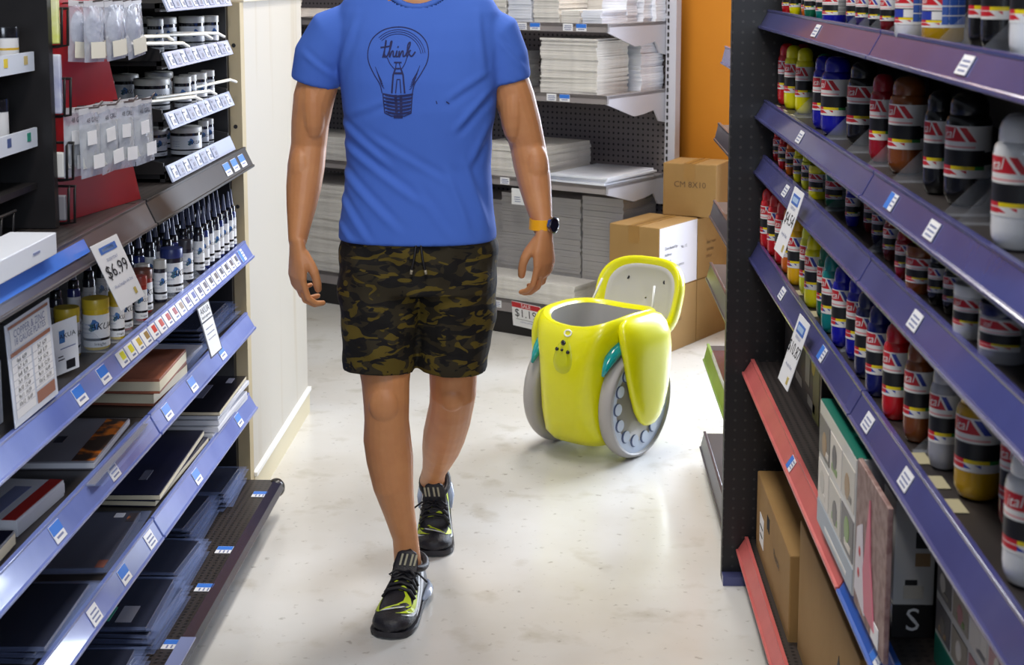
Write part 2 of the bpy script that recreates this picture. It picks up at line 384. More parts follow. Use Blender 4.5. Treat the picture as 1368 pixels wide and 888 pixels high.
# ------------------------------------------------------------------ back shelving (grey) against the orange wall
GREY = mat('grey_steel', (150, 143, 142), .45, noise=(5, (138, 131, 131)))
LGREY = mat('light_grey_steel', (186, 186, 196), .4)
PEG = dotmat('grey_pegboard', (116, 108, 110), (30, 28, 30), (0, 2), .0254, .0052, .5)
KICK = mat('kick_black', (26, 22, 22), .5)
SLOT = mat('slot_dark', (30, 28, 30), .6)
def back_section(label, s0, s1, right_end):
    g = thing('gondola_shelving', label, 'shelving', BO, BROT)
    mb = MB(); mb.box(((s0 + s1) / 2, .53, .85), (s1 - s0, .02, 1.7)); part('back_panel', mb, PEG, g)
    for s in (s0, s1):
        mb = MB(); mb.box((s + .025, .50, .85), (.05, .045, 1.7)); u = part('upright', mb, LGREY, g, bevel=.002)
        if s == s1:
            mb = MB()
            for q in range(52): mb.box((s + .012, .476, .1 + q * .03), (.008, .003, .018))
            part('slots', mb, SLOT, u)
    for z, nm in ((1.322, 1), (1.028, 2), (.655, 3), (.098, 4)):
        lip = .036 if nm < 4 else .055
        mb = MB(); mb.box(((s0 + s1) / 2, .245, z + lip - .008), (s1 - s0 - .004, .49, .016)); mb.box(((s0 + s1) / 2, .006, z + lip / 2), (s1 - s0 - .004, .012, lip))
        sh = part('shelf', mb, GREY, g, bevel=.0015)
        if nm < 4:
            for s in (s0 + .006, s1 - .006):
                mb = MB(); lo = z - (.06 if nm < 3 else .05); e = .49
                mb.prism([(.0, z), (.0, z + lip), (e, z + lip), (e, lo - .05), (e - .06, lo - .04), (e - .10, lo + .012), (.30, lo), (.22, lo - .004)], 'x', s - .004, s + .004)
                br = part('bracket', mb, LGREY, sh)
            for ss in ((.0, .23) if nm == 1 else (.15,) if nm == 2 else (-.09,)):
                if s0 < ss < s1:
                    price_tag(sh, frame((ss - .026, -.001, z + .019), (1, 0, 0), (0, 0, 1)), .048, .03, 'white')
                    if nm < 3: price_tag(sh, frame((ss + .04, -.001, z + .019), (1, 0, 0), (0, 0, 1)), .05, .03, 'top')
        elif s1 > 0:
            price_tag(sh, frame((-.165, -.001, z + .03), (1, 0, 0), (0, 0, 1)), .06, .032, 'white')
    mb = MB(); mb.box(((s0 + s1) / 2, .26, .047), (s1 - s0, .50, .094)); part('kick_plate', mb, KICK, g)
    return g
back_section('grey steel shelving stacked with canvas boards before the orange wall', -.82, .40, True)
back_section('grey steel shelving bay behind the man at the whitewashed panel', -2.04, -.825, False)
# ------------------------------------------------------------------ yellow two-wheeled cargo robot
YEL = mat('robot_yellow', (226, 224, 0), .3, coat=.2)
YELD = mat('robot_yellow_dark', (196, 200, 10), .3)
TYRE = mat('tyre_grey', (168, 164, 160), .5)
HUB = mat('hub_pale', (196, 208, 228), .3)
HOLE = mat('hub_hole', (60, 78, 120), .4)
TUB = mat('tub_grey', (172, 170, 168), .45)
TEAL = mat('teal_light', (10, 150, 150), .15, coat=.6)
LENS = mat('lens_black', (14, 14, 16), .1)
rob = thing('cargo_robot', 'bright yellow two-wheeled cargo robot with open lid on the aisle floor', 'robot', (.10, 4.825, 0), math.atan2(-.586, .81))
def sup(a, b, n, th):
    c, s = math.cos(th), math.sin(th)
    return a * math.copysign(abs(c) ** (2 / n), c), b * math.copysign(abs(s) ** (2 / n), s)
NS = 48
def rimz(x, y):
    f = max(0, -y / .2)                       # front dips in the middle, shoulders stay high
    return .468 + .010 * (abs(x) / .16) ** 2 - .036 * f ** 2 * (1 - .6 * min(1, abs(x) / .15) ** 2) - .010 * max(0, y / .2)
prof = [(.050, .085, .10), (.053, .112, .15), (.085, .124, .182), (.16, .127, .202), (.26, .128, .210), (.34, .136, .208), (.385, .150, .201), (.42, .158, .190), (.445, .156, .178), (.4535, .147, .166)]
rings = []
for z, a, b in prof:
    rg = []
    for i in range(NS):
        x, y = sup(a, b, 3.6, 2 * math.pi * i / NS); k = (z - .05) / .4035
        rg.append((x, y, .05 + k * (rimz(x, y) - .05)))
    rings.append(rg)
mb = MB(); mb.loft(rings, caps=False); mb.add(rings[0], [tuple(range(NS))[::-1]])
inner = []
for a, b, dz in ((.136, .152, -.002), (.128, .143, -.012)):
    inner.append([(sup(a, b, 3.6, 2 * math.pi * i / NS) + (rimz(*sup(.146, .164, 3.6, 2 * math.pi * i / NS)) + dz,)) for i in range(NS)])
mb.loft([rings[-1]] + inner, caps=False)
body = part('body', mb, YEL, rob, smooth='all'); fixn(body.data)
mb = MB(); tub = [inner[-1], [(x * .97, y * .97, .38) for x, y, z in inner[-1]], [(x * .9, y * .9, .16) for x, y, z in inner[-1]]]
mb.loft(tub, caps=False); mb.add(tub[-1], [tuple(range(NS))]); part('cargo_tub', mb, TUB, rob, smooth='all')
# seam and face on the front
def front_pt(x, z, off=.0):
    k = (z - .05) / (rimz(x, -.19) - .05) * .4035 + .05
    for j in range(len(prof) - 1):
        if prof[j][0] <= k <= prof[j + 1][0]:
            u = (k - prof[j][0]) / (prof[j + 1][0] - prof[j][0] + 1e-9); a = prof[j][1] + u * (prof[j + 1][1] - prof[j][1]); b = prof[j][2] + u * (prof[j + 1][2] - prof[j][2])
            return Vector((x, -b * (1 - min(.999, abs(x) / a) ** 3.6) ** (1 / 3.6) - off, z))
    return Vector((x, -.18 - off, z))
def decal(poly, off, mats, name, parent, cx, cz, rings_=4):
    mb = MB(); vs = [front_pt(cx, cz, off)]; fs = []; n = len(poly)
    for r in range(1, rings_ + 1):
        for px, pz in poly: vs.append(front_pt(cx + px * r / rings_, cz + pz * r / rings_, off * (1 if r < rings_ else -.2)))
    for i in range(n): fs.append((0, 1 + i, 1 + (i + 1) % n))
    for r in range(rings_ - 1):
        for i in range(n): fs.append((1 + r * n + i, 1 + (r + 1) * n + i, 1 + (r + 1) * n + (i + 1) % n, 1 + r * n + (i + 1) % n))
    mb.add(vs, fs); o = part(name, mb, mats, parent, smooth='all'); fixn(o.data); return o
egg = [(.036 * math.cos(t) * (1 - .28 * math.sin(t)), .058 * math.sin(t)) for t in [2 * math.pi * i / 32 for i in range(32)]]
FX = .006
fp = decal(egg, .006, YELD, 'face_panel', rob, FX, .352)
mus = [(.037 * math.cos(t), .022 * math.sin(t) - .0) for t in [2 * math.pi * i / 24 for i in range(24)]]
for x, z, r in ((FX - .002, .394, .0085), (FX - .022, .373, .006), (FX + .022, .369, .006), (FX - .002, .373, .0045)):
    mb = MB(); p = front_pt(x, z, .006); mb.lathe([(.0001, .006), (r * .7, .005), (r, .001), (r * 1.15, 0)], 14, 0, frame(p, (1, 0, 0), (0, 0, 1))); part('lens', mb, LENS, fp, smooth='all')
mb = MB(); T = frame(front_pt(FX + .004, .424, .003), (1, 0, 0), (0, .45, 1)); pr = []
for i in range(28):
    a = 2 * math.pi * i / 28; pr.append((math.cos(a) * .010 * 1.3, math.sin(a) * .010, 0))
mb.tube(pr + [pr[0]], .0028, 6, 0, T); part('ring_logo', mb, mat('robot_white', (240, 242, 240), .3), rob, smooth='all', label='white ring emblem')
# wheels, each with tyre, disc, holes
for s in (-1, 1):
    T = Matrix.Translation((s * .150, 0, .186)) @ Matrix.Rotation(R(90) * s, 4, 'Y')
    w_ = MB(); w_.lathe([(.150, -.024), (.168, -.026), (.180, -.022), (.186, -.008), (.186, .008), (.180, .022), (.168, .026), (.171, .024), (.168, .014)], 56, 0, T)
    wh = part('wheel', w_, TYRE, rob, smooth='all')
    d_ = MB(); d_.lathe([(.0001, .010), (.05, .010), (.10, .012), (.164, .016), (.168, .016), (.168, -.018), (.0001, -.018)], 56, 0, T); part('wheel_disc', d_, HUB, wh, smooth=True)
    for k in range(14):
        a = 2 * math.pi * (k + .5) / 14
        h = MB(); h.lathe([(.0205, .0120), (.0205, .0172), (.0001, .0172)], 16, 0, T @ Matrix.Translation((.128 * math.cos(a), .128 * math.sin(a), 0)))
        h.lathe([(.0190, .0150), (.0190, .0180), (.0001, .0180)], 16, 1, T @ Matrix.Translation((.128 * math.cos(a), .128 * math.sin(a) + .0045, 0)))
        part('wheel_hole', h, [HOLE, HUB], wh)
    # fender pod hanging outside the wheel from the shoulder
    rg = []
    for z, cx, hx, hy, cy in ((.104, .184, .003, .010, .03), (.110, .184, .012, .034, .03), (.128, .184, .018, .058, .03), (.165, .185, .022, .084, .028), (.22, .186, .025, .106, .026), (.29, .185, .028, .124, .022), (.35, .181, .033, .132, .02), (.395, .175, .036, .134, .016), (.43, .167, .035, .128, .012), (.455, .160, .028, .114, .01), (.468, .154, .018, .085, .01), (.472, .151, .005, .04, .01)):
        rg.append([(s * (cx + p[0]), cy + p[1], z) for p in [sup(hx, hy, 2.4, 2 * math.pi * i / 36) for i in range(36)]])
    mb = MB(); mb.loft(rg); o = part('fender_pod', mb, YEL, rob, smooth='all'); fixn(o.data)
    # teal light band in the wheel arch
    mb = MB(); pts = []
    for q in range(9):
        a = R(148 - q * 8); pts.append((s * .140, .206 * math.cos(a), .192 + .206 * math.sin(a)))
    mb.tube(pts, [(.006 + .016 * math.sin(math.pi * q / 8), .026 * math.sin(math.pi * (q + .3) / 8.6)) for q in range(9)], 10, 0, up=(1, 0, 0)); part('light_band', mb, TEAL, rob, smooth='all', label='teal light band')
# lid standing open behind the tub
LT_ = Matrix.Translation((0, .240, .362)) @ Matrix.Rotation(R(-20), 4, 'X')   # local x across, z up the lid, -y its inner face
def lidring(k, y, g=0.0):
    return [((x * k), y - .05 * (x * k / .17) ** 2, z * k + .105) for x, z in [sup(.168, .142, 2.7, 2 * math.pi * i / NS) for i in range(NS)]]
mb = MB(); mb.loft([lidring(.80, -.004), lidring(.90, -.012), lidring(.97, -.014), lidring(1.0, -.004), lidring(1.0, .018), lidring(.94, .038), lidring(.7, .056), lidring(.35, .064), lidring(.02, .066)], caps=False, T=LT_)
lid = part('lid', mb, YEL, rob, smooth='all'); fixn(lid.data)
mb = MB(); mb.loft([lidring(.81, -.005), lidring(.76, -.010), lidring(.70, -.004), lidring(.4, .006), lidring(.02, .010)], caps=False, T=LT_); lp = part('lid_liner', mb, mat('liner_grey', (186, 184, 182), .45), lid, smooth='all'); fixn(lp.data)
for x in (-.075, .075):
    mb = MB(); mb.lathe([(.0001, -.004), (.006, -.004), (.007, .003)], 12, 0, LT_ @ Matrix.Translation((x, -.007, .165)) @ Matrix.Rotation(R(90), 4, 'X')); part('liner_hole', mb, LENS, lp)
for x in (-.10, .10):
    mb = MB(); mb.tube([(x * 1.2, .12, .43), (x * 1.18, .145, .47), (x * 1.05, .175, .53)], .004, 8); part('lid_strut', mb, mat('strut_clear', (215, 215, 210), .3), rob, smooth='all')
mb = MB(); mb.lathe([(.0001, 0), (.014, .002), (.018, .012), (.02, .05)], 12, 0, Matrix.Translation((0, .10, .0)) ); part('skid', mb, BLACK, rob, smooth='all')
# ------------------------------------------------------------------ the walking man
SKIN = mat('skin', (204, 142, 92), .48, noise=(28, (190, 126, 80), .35), bump=(160, .06))
SKIN.node_tree.nodes['Principled BSDF'].inputs['Subsurface Weight'].default_value = .08
SKIN.node_tree.nodes['Principled BSDF'].inputs['Subsurface Radius'].default_value = (.02, .008, .004)
SHIRT = mat('blue_cotton', (78, 116, 206), .85, noise=(5, (72, 108, 198), .3), bump=(420, .05), spec=.2)
man = thing('person', 'man in blue T-shirt and camouflage shorts walking down the aisle', 'person', (-.36, 3.6, 0))
W0 = Vector((-.36, 3.6, 0)); TM = Matrix.Translation(-W0)

def hand(mb, wr, n, r, s=1.0, flex=(26, 48, 28), thumb=0.0):
    """wrist point, back-of-hand normal, thumb-side direction; the fingers hang down and curl towards the palm"""
    n = Vector(n).normalized(); r = Vector(r).normalized(); d = Vector((0, 0, -1)); wr = Vector(wr)
    P = lambda a, b, c: wr + r * (a * s) + d * (b * s) + n * (c * s)
    # palm: flat loft
    mb.tube([P(0, -.012, 0), P(.002, .015, 0), P(.004, .045, .001), P(.002, .075, .002), P(0, .094, 0)], [(.026 * s, .018 * s), (.031 * s, .018 * s), (.038 * s, .018 * s), (.041 * s, .0165 * s), (.037 * s, .012 * s)], 16, up=n, dome=.6)
    mb.tube([P(.02, .02, -.008), P(.028, .045, -.012)], [.015 * s, .014 * s], 12, dome=1)      # thumb mount
    mb.tube([P(-.02, .02, -.006), P(-.026, .06, -.008)], [.014 * s, .012 * s], 12, dome=1)
    for k, (a, b, l, rad, df) in enumerate(((.031, .088, (.043, .026, .021), .0090, 0), (.0095, .094, (.047, .029, .022), .0094, 5), (-.0115, .090, (.043, .027, .021), .0088, 11), (-.031, .080, (.034, .020, .019), .0078, 17))):
        p = P(a, b, .001); ang = 0; pts = [P(a * .9, b - .022, .001), p]; rr = [rad * 1.05, rad * 1.08]
        spread = r * (a * .9)
        for q in range(3):
            ang += R(flex[q] + (df * .6 if q < 2 else 0)); v = (d * math.cos(ang) - n * math.sin(ang) + spread * (1.2 if q == 0 else 0)).normalized()
            p2 = p + v * (l[q] * s); pts += [p + v * (l[q] * s * .5), p2]; rr += [rad * (.93 - .06 * q), rad * (.96 - .09 * q)]; p = p2
        mb.tube(pts, [x * s for x in rr], 10, up=r, dome=.9)
    t = thumb
    mb.tube([P(.020, .018, -.006), P(.038, .046, -.014 - t), P(.045, .062, -.019 - t), P(.046, .078, -.023 - t * 1.2), P(.043, .094, -.027 - t * 1.3), P(.039, .108, -.031 - t * 1.4)], [x * s for x in (.0150, .0130, .0122, .0108, .0112, .0094)], 12, up=n, dome=.9)

bd = MB()
# torso, neck, head
tr = []
for z, cx, cy, a, b in ((.80, -.362, 3.60, .13, .09), (.86, -.362, 3.60, .168, .108), (.93, -.362, 3.595, .165, .108), (1.04, -.36, 3.59, .155, .10), (1.18, -.358, 3.585, .165, .110), (1.30, -.356, 3.585, .170, .112), (1.40, -.356, 3.588, .165, .100), (1.46, -.356, 3.588, .150, .086), (1.50, -.356, 3.588, .120, .080), (1.53, -.355, 3.588, .078, .066)):
    tr.append([(cx + x, cy + y, z) for x, y in [sup(a, b, 2.3, 2 * math.pi * i / 28) for i in range(28)]])
bd.loft(tr)
hd = MB()
hd.tube([(-.355, 3.59, 1.40), (-.355, 3.582, 1.48), (-.355, 3.572, 1.55), (-.355, 3.562, 1.60)], [(.064, .062), (.058, .058), (.056, .058), (.056, .06)], 18, dome=.5)
hd.ellipsoid((-.355, 3.555, 1.672), (.076, .096, .105)); hd.ellipsoid((-.355, 3.520, 1.618), (.058, .066, .068)); hd.ellipsoid((-.355, 3.474, 1.582), (.026, .022, .022))
hd.tube([(-.355, 3.463, 1.680), (-.355, 3.446, 1.650), (-.355, 3.440, 1.634)], [.009, .012, .014], 10, dome=.9)
hd.tube([(-.376, 3.458, 1.606), (-.355, 3.452, 1.607), (-.334, 3.458, 1.606)], [.006, .008, .006], 8, dome=.8)
for s in (-1, 1):
    hd.ellipsoid((-.355 + s * .078, 3.570, 1.655), (.012, .022, .034)); hd.ellipsoid((-.355 + s * .032, 3.470, 1.692), (.022, .012, .008)); hd.ellipsoid((-.355 + s * .04, 3.488, 1.640), (.022, .016, .018))
bd.add(hd.v, hd.f, 0, Matrix.Translation((0, 0, .05)))
# his right arm (left in the photo)
bd.tube([(-.49, 3.585, 1.415), (-.555, 3.586, 1.405), (-.594, 3.588, 1.335), (-.616, 3.592, 1.262), (-.627, 3.598, 1.20), (-.632, 3.602, 1.147), (-.638, 3.592, 1.095), (-.642, 3.575, 1.045), (-.645, 3.556, 1.0), (-.648, 3.536, .955), (-.650, 3.524, .922)],
        [.040, .050, .050, .050, .046, .0435, .0455, .0425, .036, .0275, (.022, .026)], 20, up=(0, -1, 0), dome=.5)
bd.ellipsoid((-.615, 3.574, 1.255), (.033, .036, .10)); bd.ellipsoid((-.610, 3.614, 1.27), (.037, .03, .085)); bd.ellipsoid((-.646, 3.578, 1.09), (.034, .036, .062))
hand(bd, (-.650, 3.519, .912), (-.80, -.60, 0), (.60, -.80, 0), .96, (17, 38, 30), .004)
# his left arm (right in the photo)
bd.tube([(-.225, 3.585, 1.415), (-.182, 3.586, 1.405), (-.153, 3.588, 1.335), (-.130, 3.596, 1.262), (-.112, 3.604, 1.20), (-.100, 3.610, 1.150), (-.090, 3.602, 1.10), (-.081, 3.588, 1.055), (-.073, 3.570, 1.015), (-.065, 3.552, .98), (-.060, 3.540, .952)],
        [.040, .050, .048, .049, .046, .0435, .0435, .040, .034, .0270, (.0235, .026)], 20, up=(0, -1, 0), dome=.5)
bd.ellipsoid((-.134, 3.580, 1.255), (.033, .036, .10)); bd.ellipsoid((-.130, 3.616, 1.27), (.037, .03, .085)); bd.ellipsoid((-.080, 3.588, 1.095), (.034, .036, .062))
hand(bd, (-.057, 3.535, .945), (.80, -.60, 0), (-.60, -.80, 0), .95, (15, 33, 24), .008)
# front leg
bd.tube([(-.455, 3.60, .90), (-.452, 3.580, .76), (-.446, 3.548, .65), (-.441, 3.522, .575), (-.439, 3.516, .53), (-.439, 3.520, .485), (-.440, 3.532, .435), (-.435, 3.540, .38), (-.427, 3.541, .31), (-.414, 3.550, .24), (-.401, 3.562, .17), (-.397, 3.575, .10), (-.398, 3.575, .06)],
        [.088, .086, .070, .0585, .0560, .0545, .0585, .0580, .0500, .0390, .0320, .034, .036], 22, up=(0, -1, 0), dome=.5)
bd.ellipsoid((-.440, 3.472, .535), (.036, .016, .044)); bd.ellipsoid((-.440, 3.568, .40), (.046, .036, .10)); bd.ellipsoid((-.424, 3.556, .40), (.038, .036, .085))
bd.tube([(-.398, 3.57, .05), (-.403, 3.52, .045), (-.410, 3.45, .035)], [.032, .030, .020], 14, dome=.7)
# rear leg, knee bent, heel up
bd.tube([(-.268, 3.61, .90), (-.272, 3.615, .76), (-.279, 3.618, .65), (-.284, 3.618, .575), (-.285, 3.622, .525), (-.292, 3.655, .480), (-.303, 3.700, .432), (-.318, 3.755, .375), (-.331, 3.805, .325), (-.346, 3.866, .270), (-.361, 3.926, .220), (-.370, 3.968, .185), (-.373, 3.992, .155)],
        [.088, .086, .070, .0600, .0580, .0560, .0570, .0560, .0510, .0410, .0330, .0340, .036], 22, up=(0, -1, 0), dome=.5)
bd.ellipsoid((-.285, 3.580, .525), (.032, .022, .036)); bd.ellipsoid((-.305, 3.752, .425), (.042, .05, .07))
bd.tube([(-.373, 3.992, .15), (-.370, 3.985, .115), (-.366, 3.962, .075)], [.032, .028, .018], 14, dome=.7)
bme = voxel(bd, .0027, 'body', 5, .45); bme.transform(TM); bme.materials.append(SKIN)
body_o = link('body', bme, man)
# hair and eyes (above the frame)
hb = MB(); hb.ellipsoid((-.355, 3.572, 1.75), (.083, .098, .092)); hb.ellipsoid((-.355, 3.600, 1.705), (.079, .075, .075))
hm = voxel(hb, .006, 'hair', 3); hm.transform(TM); hm.materials.append(mat('brown_hair', (52, 36, 26), .6, noise=(90, (38, 26, 18)))); link('hair', hm, man)
for s in (-1, 1):
    mb = MB(); mb.ellipsoid((-.355 + s * .031, 3.471, 1.724), (.0125, .0125, .0125)); o = part('eye', mb, mat('eye_white', (225, 220, 215), .2), man, smooth='all'); o.data.transform(TM)

# ---- T-shirt
def P2(px, py): return (-.351 + (px - 562) * .001775, 1.499 - py * .001775)
ts = MB(); tr = []
for z, cx, cy, a, b in ((.922, -.366, 3.588, .193, .130), (.95, -.366, 3.588, .191, .129), (1.03, -.364, 3.587, .181, .123), (1.10, -.362, 3.585, .175, .118), (1.17, -.360, 3.58, .177, .122), (1.24, -.358, 3.577, .184, .129), (1.31, -.357, 3.577, .191, .131), (1.38, -.357, 3.58, .197, .126), (1.43, -.358, 3.583, .199, .116), (1.47, -.359, 3.586, .195, .103), (1.500, -.360, 3.588, .178, .092), (1.525, -.359, 3.590, .146, .082), (1.543, -.357, 3.590, .110, .076), (1.556, -.355, 3.590, .078, .070)):
    tr.append([(cx + x, cy + y, z) for x, y in [sup(a, b, 2.5, 2 * math.pi * i / 40) for i in range(40)]])
ts.loft(tr)
ts.tube([(-.46, 3.584, 1.425), (-.515, 3.584, 1.432), (-.562, 3.585, 1.412), (-.597, 3.587, 1.360), (-.614, 3.591, 1.298)], [.050, .064, .070, .066, .0585], 24, up=(0, -1, 0))
ts.tube([(-.26, 3.584, 1.425), (-.215, 3.584, 1.432), (-.178, 3.585, 1.412), (-.158, 3.588, 1.360), (-.146, 3.593, 1.304)], [.050, .062, .066, .062, .0575], 24, up=(0, -1, 0))
tme = voxel(ts, .005, 'shirt', 9, .5)
FOLDS = [((452, 160), (520, 215), 3.5, 9), ((456, 190), (560, 265), 4.5, 10), ((452, 225), (530, 300), 4.5, 10), ((450, 262), (492, 318), 4, 9), ((500, 180), (590, 235), 2.5, 9),
         ((655, 118), (612, 168), 5, 9), ((650, 95), (600, 128), 3, 9), ((655, 160), (630, 215), 4, 9), ((622, 215), (650, 300), 5, 10), ((600, 225), (628, 305), 3.5, 10), ((560, 250), (600, 310), 2.5, 10), ((480, 20), (452, 100), 3, 9), ((640, 20), (648, 95), 3, 9),
         ((448, 300), (470, 322), 3, 8), ((545, 120), (470, 150), 2, 9), ((405, 70), (440, 100), 3, 7), ((668, 55), (700, 92), 3, 7)]
FS = [(Vector(P2(*a)), Vector(P2(*b)), amp * .001, wd * .001) for a, b, amp, wd in FOLDS]
NRM = [v.normal.copy() for v in tme.vertices]
for v, nr in zip(tme.vertices, NRM):
    c = v.co
    if c.y < 3.62:
        q = Vector((c.x, c.z)); h = 0
        for a, b, amp, wd in FS:
            ab = b - a; L2 = ab.length; u = (q - a).dot(ab) / (L2 * L2)
            if -.15 < u < 1.15:
                dist = (q - a - ab * u).dot(Vector((-ab.y, ab.x)) / L2); e = max(0, min(1, (u + .15) / .3, (1.15 - u) / .3))
                if abs(dist) < wd * 3: h += amp * e * (math.exp(-(dist / wd) ** 2) - .75 * math.exp(-((dist - wd * 1.5) / wd) ** 2))
        v.co += Vector((nr.x, nr.y, nr.z * .3)) * h
bv = BVHTree.FromPolygons([v.co.copy() for v in tme.vertices], [tuple(p.vertices) for p in tme.polygons])
bmS = bmesh.new(); bmS.from_mesh(tme)     # open the neckline
bmesh.ops.delete(bmS, geom=[f for f in bmS.faces if abs(f.calc_center_median().x + .355) < .084 and f.calc_center_median().z > 1.486 + .45 * (f.calc_center_median().y - 3.50) + 3.2 * (f.calc_center_median().x + .355) ** 2], context='FACES')
bmS.to_mesh(tme); bmS.free()
tme.transform(TM); tme.materials.append(SHIRT)
tsh = link('t_shirt', tme, man)
def onshirt(px, py, off=.0012):
    x, z = P2(px, py); h = bv.ray_cast(Vector((x, 2.5, z)), Vector((0, 1, 0)))
    return (h[0] if h[0] else Vector((x, 3.46, z))) + Vector((0, -off, 0))
def stroke(mb, pts, w=1.1, m=0, step=3.0):
    out = []
    for a, b in zip(pts, pts[1:]):
        n = max(1, int(math.hypot(b[0] - a[0], b[1] - a[1]) / step))
        out += [(a[0] + (b[0] - a[0]) * k / n, a[1] + (b[1] - a[1]) * k / n) for k in range(n)]
    out.append(pts[-1]); L = []; 
    for i, p in enumerate(out):
        q0 = out[max(0, i - 1)]; q1 = out[min(len(out) - 1, i + 1)]; dx, dy = q1[0] - q0[0], q1[1] - q0[1]; l = math.hypot(dx, dy) or 1
        nx, ny = -dy / l * w / 2, dx / l * w / 2; L.append((onshirt(p[0] + nx, p[1] + ny), onshirt(p[0] - nx, p[1] - ny)))
    vs = [v - W0 for pr in L for v in pr]
    mb.add(vs, [(2 * i, 2 * i + 1, 2 * i + 3, 2 * i + 2) for i in range(len(L) - 1)], m)
def curve(pts, n=8):
    o = []; P = [pts[0]] + list(pts) + [pts[-1]]
    for i in range(1, len(P) - 2):
        p0, p1, p2, p3 = P[i - 1], P[i], P[i + 1], P[i + 2]
        for k in range(n):
            t = k / n; o.append(tuple(.5 * (2 * p1[j] + (p2[j] - p0[j]) * t + (2 * p0[j] - 5 * p1[j] + 4 * p2[j] - p3[j]) * t * t + (3 * p1[j] - p0[j] - 3 * p2[j] + p3[j]) * t ** 3) for j in (0, 1)))
    o.append(pts[-1]); return o
PRINT = mat('print_navy', (34, 38, 88), .8); mb = MB()
out = [(516, 120), (513, 108), (505, 95), (498, 80), (497, 66), (502, 51), (514, 40), (529, 35), (546, 35), (562, 41), (573, 52), (577, 66), (575, 80), (567, 95), (559, 108), (556, 120)]
stroke(mb, curve(out), 1.25)
for k, sc in enumerate((.93, .86, .79)):   # fine hatching inside the glass
    a0, a1 = (-.15, .42 - .08 * k); cx, cy, r = 537, 74, 39 * sc
    stroke(mb, [(cx + r * math.cos(-a) * 1.0, cy + r * math.sin(-a)) for a in [R(10) + R(125) * q / 14 for q in range(15)]], .7)
for y0 in range(5): stroke(mb, curve([(566 - y0 * 1.6, 84 + y0 * 5), (562 - y0 * 1.8, 93 + y0 * 5), (556 - y0, 103 + y0 * 3)]), .7)
for y0 in range(4): stroke(mb, curve([(507 + y0 * 1.8, 86 + y0 * 5), (511 + y0 * 1.6, 95 + y0 * 5), (516 + y0, 105 + y0 * 3)]), .7)
# stem, supports and filament posts
stroke(mb, [(529, 120), (531, 96), (534, 88), (541, 88), (544, 96), (546, 120)], 2.2)
stroke(mb, [(534, 120), (536, 102), (540, 102), (541, 120)], 1.4); stroke(mb, [(532, 94), (543, 94)], 2.6)
stroke(mb, [(534, 88), (535, 81)], 1.2); stroke(mb, [(541, 88), (539, 81)], 1.2); stroke(mb, [(532, 80), (542, 80)], 1.8)
stroke(mb, curve([(534, 90), (527, 82), (523, 74), (518, 68)]), 1.0); stroke(mb, curve([(541, 90), (546, 82), (549, 74), (553, 66)]), 1.0)
# screw base
for k in range(6):
    y = 121 + k * 4.6; wd = 20 - k * .6
    stroke(mb, curve([(537 - wd, y), (537, y + 2.6), (537 + wd, y)]), 2.0); stroke(mb, curve([(537 - wd + 3, y + 2.2), (538, y + 4.4), (537 + wd - 2, y + 2)]), .8)
stroke(mb, [(517, 120), (519, 146), (528, 150), (545, 150), (554, 146), (556, 120)], 1.4); stroke(mb, [(531, 151), (543, 151)], 4); stroke(mb, [(534, 122), (535, 146)], 3.5); stroke(mb, [(541, 122), (541, 146)], 3.5)
# cursive word
for st_ in ([(517, 74), (519, 66), (521, 56), (521, 52), (519, 70), (520, 73), (523, 72)], [(514, 61), (527, 59)], [(523, 72), (527, 62), (529, 53), (527, 56), (526, 73), (529, 66), (531, 66), (531, 72), (534, 72)], [(534, 72), (536, 65), (535, 72), (538, 72)], [(538, 72), (539, 65), (539, 73), (542, 66), (544, 66), (544, 72), (547, 71)], [(547, 71), (552, 60), (553, 54), (550, 58), (549, 73)], [(549, 68), (554, 64), (551, 67), (555, 72), (560, 66)]):
    stroke(mb, curve(st_, 5), 1.9, step=1.2)
stroke(mb, [(536.6, 61), (537.6, 59)], 1.8); stroke(mb, [(587, 130), (588, 134)], 1.2); stroke(mb, [(600, 131), (604, 134)], 1.4)
part('shirt_print', mb, PRINT, tsh, label='dark light bulb print with the word think')
# collar and hems
mb = MB(); mb.tube([(-.355 + .082 * math.cos(a), 3.574 + (.080 if math.sin(a) < 0 else .07) * math.sin(a), 1.486 + .45 * (3.574 + (.080 if math.sin(a) < 0 else .07) * math.sin(a) - 3.50) + 3.2 * (.082 * math.cos(a)) ** 2) for a in [2 * math.pi * i / 30 for i in range(31)]], .008, 8); o = part('collar', mb, SHIRT, tsh, smooth='all'); o.data.transform(TM)

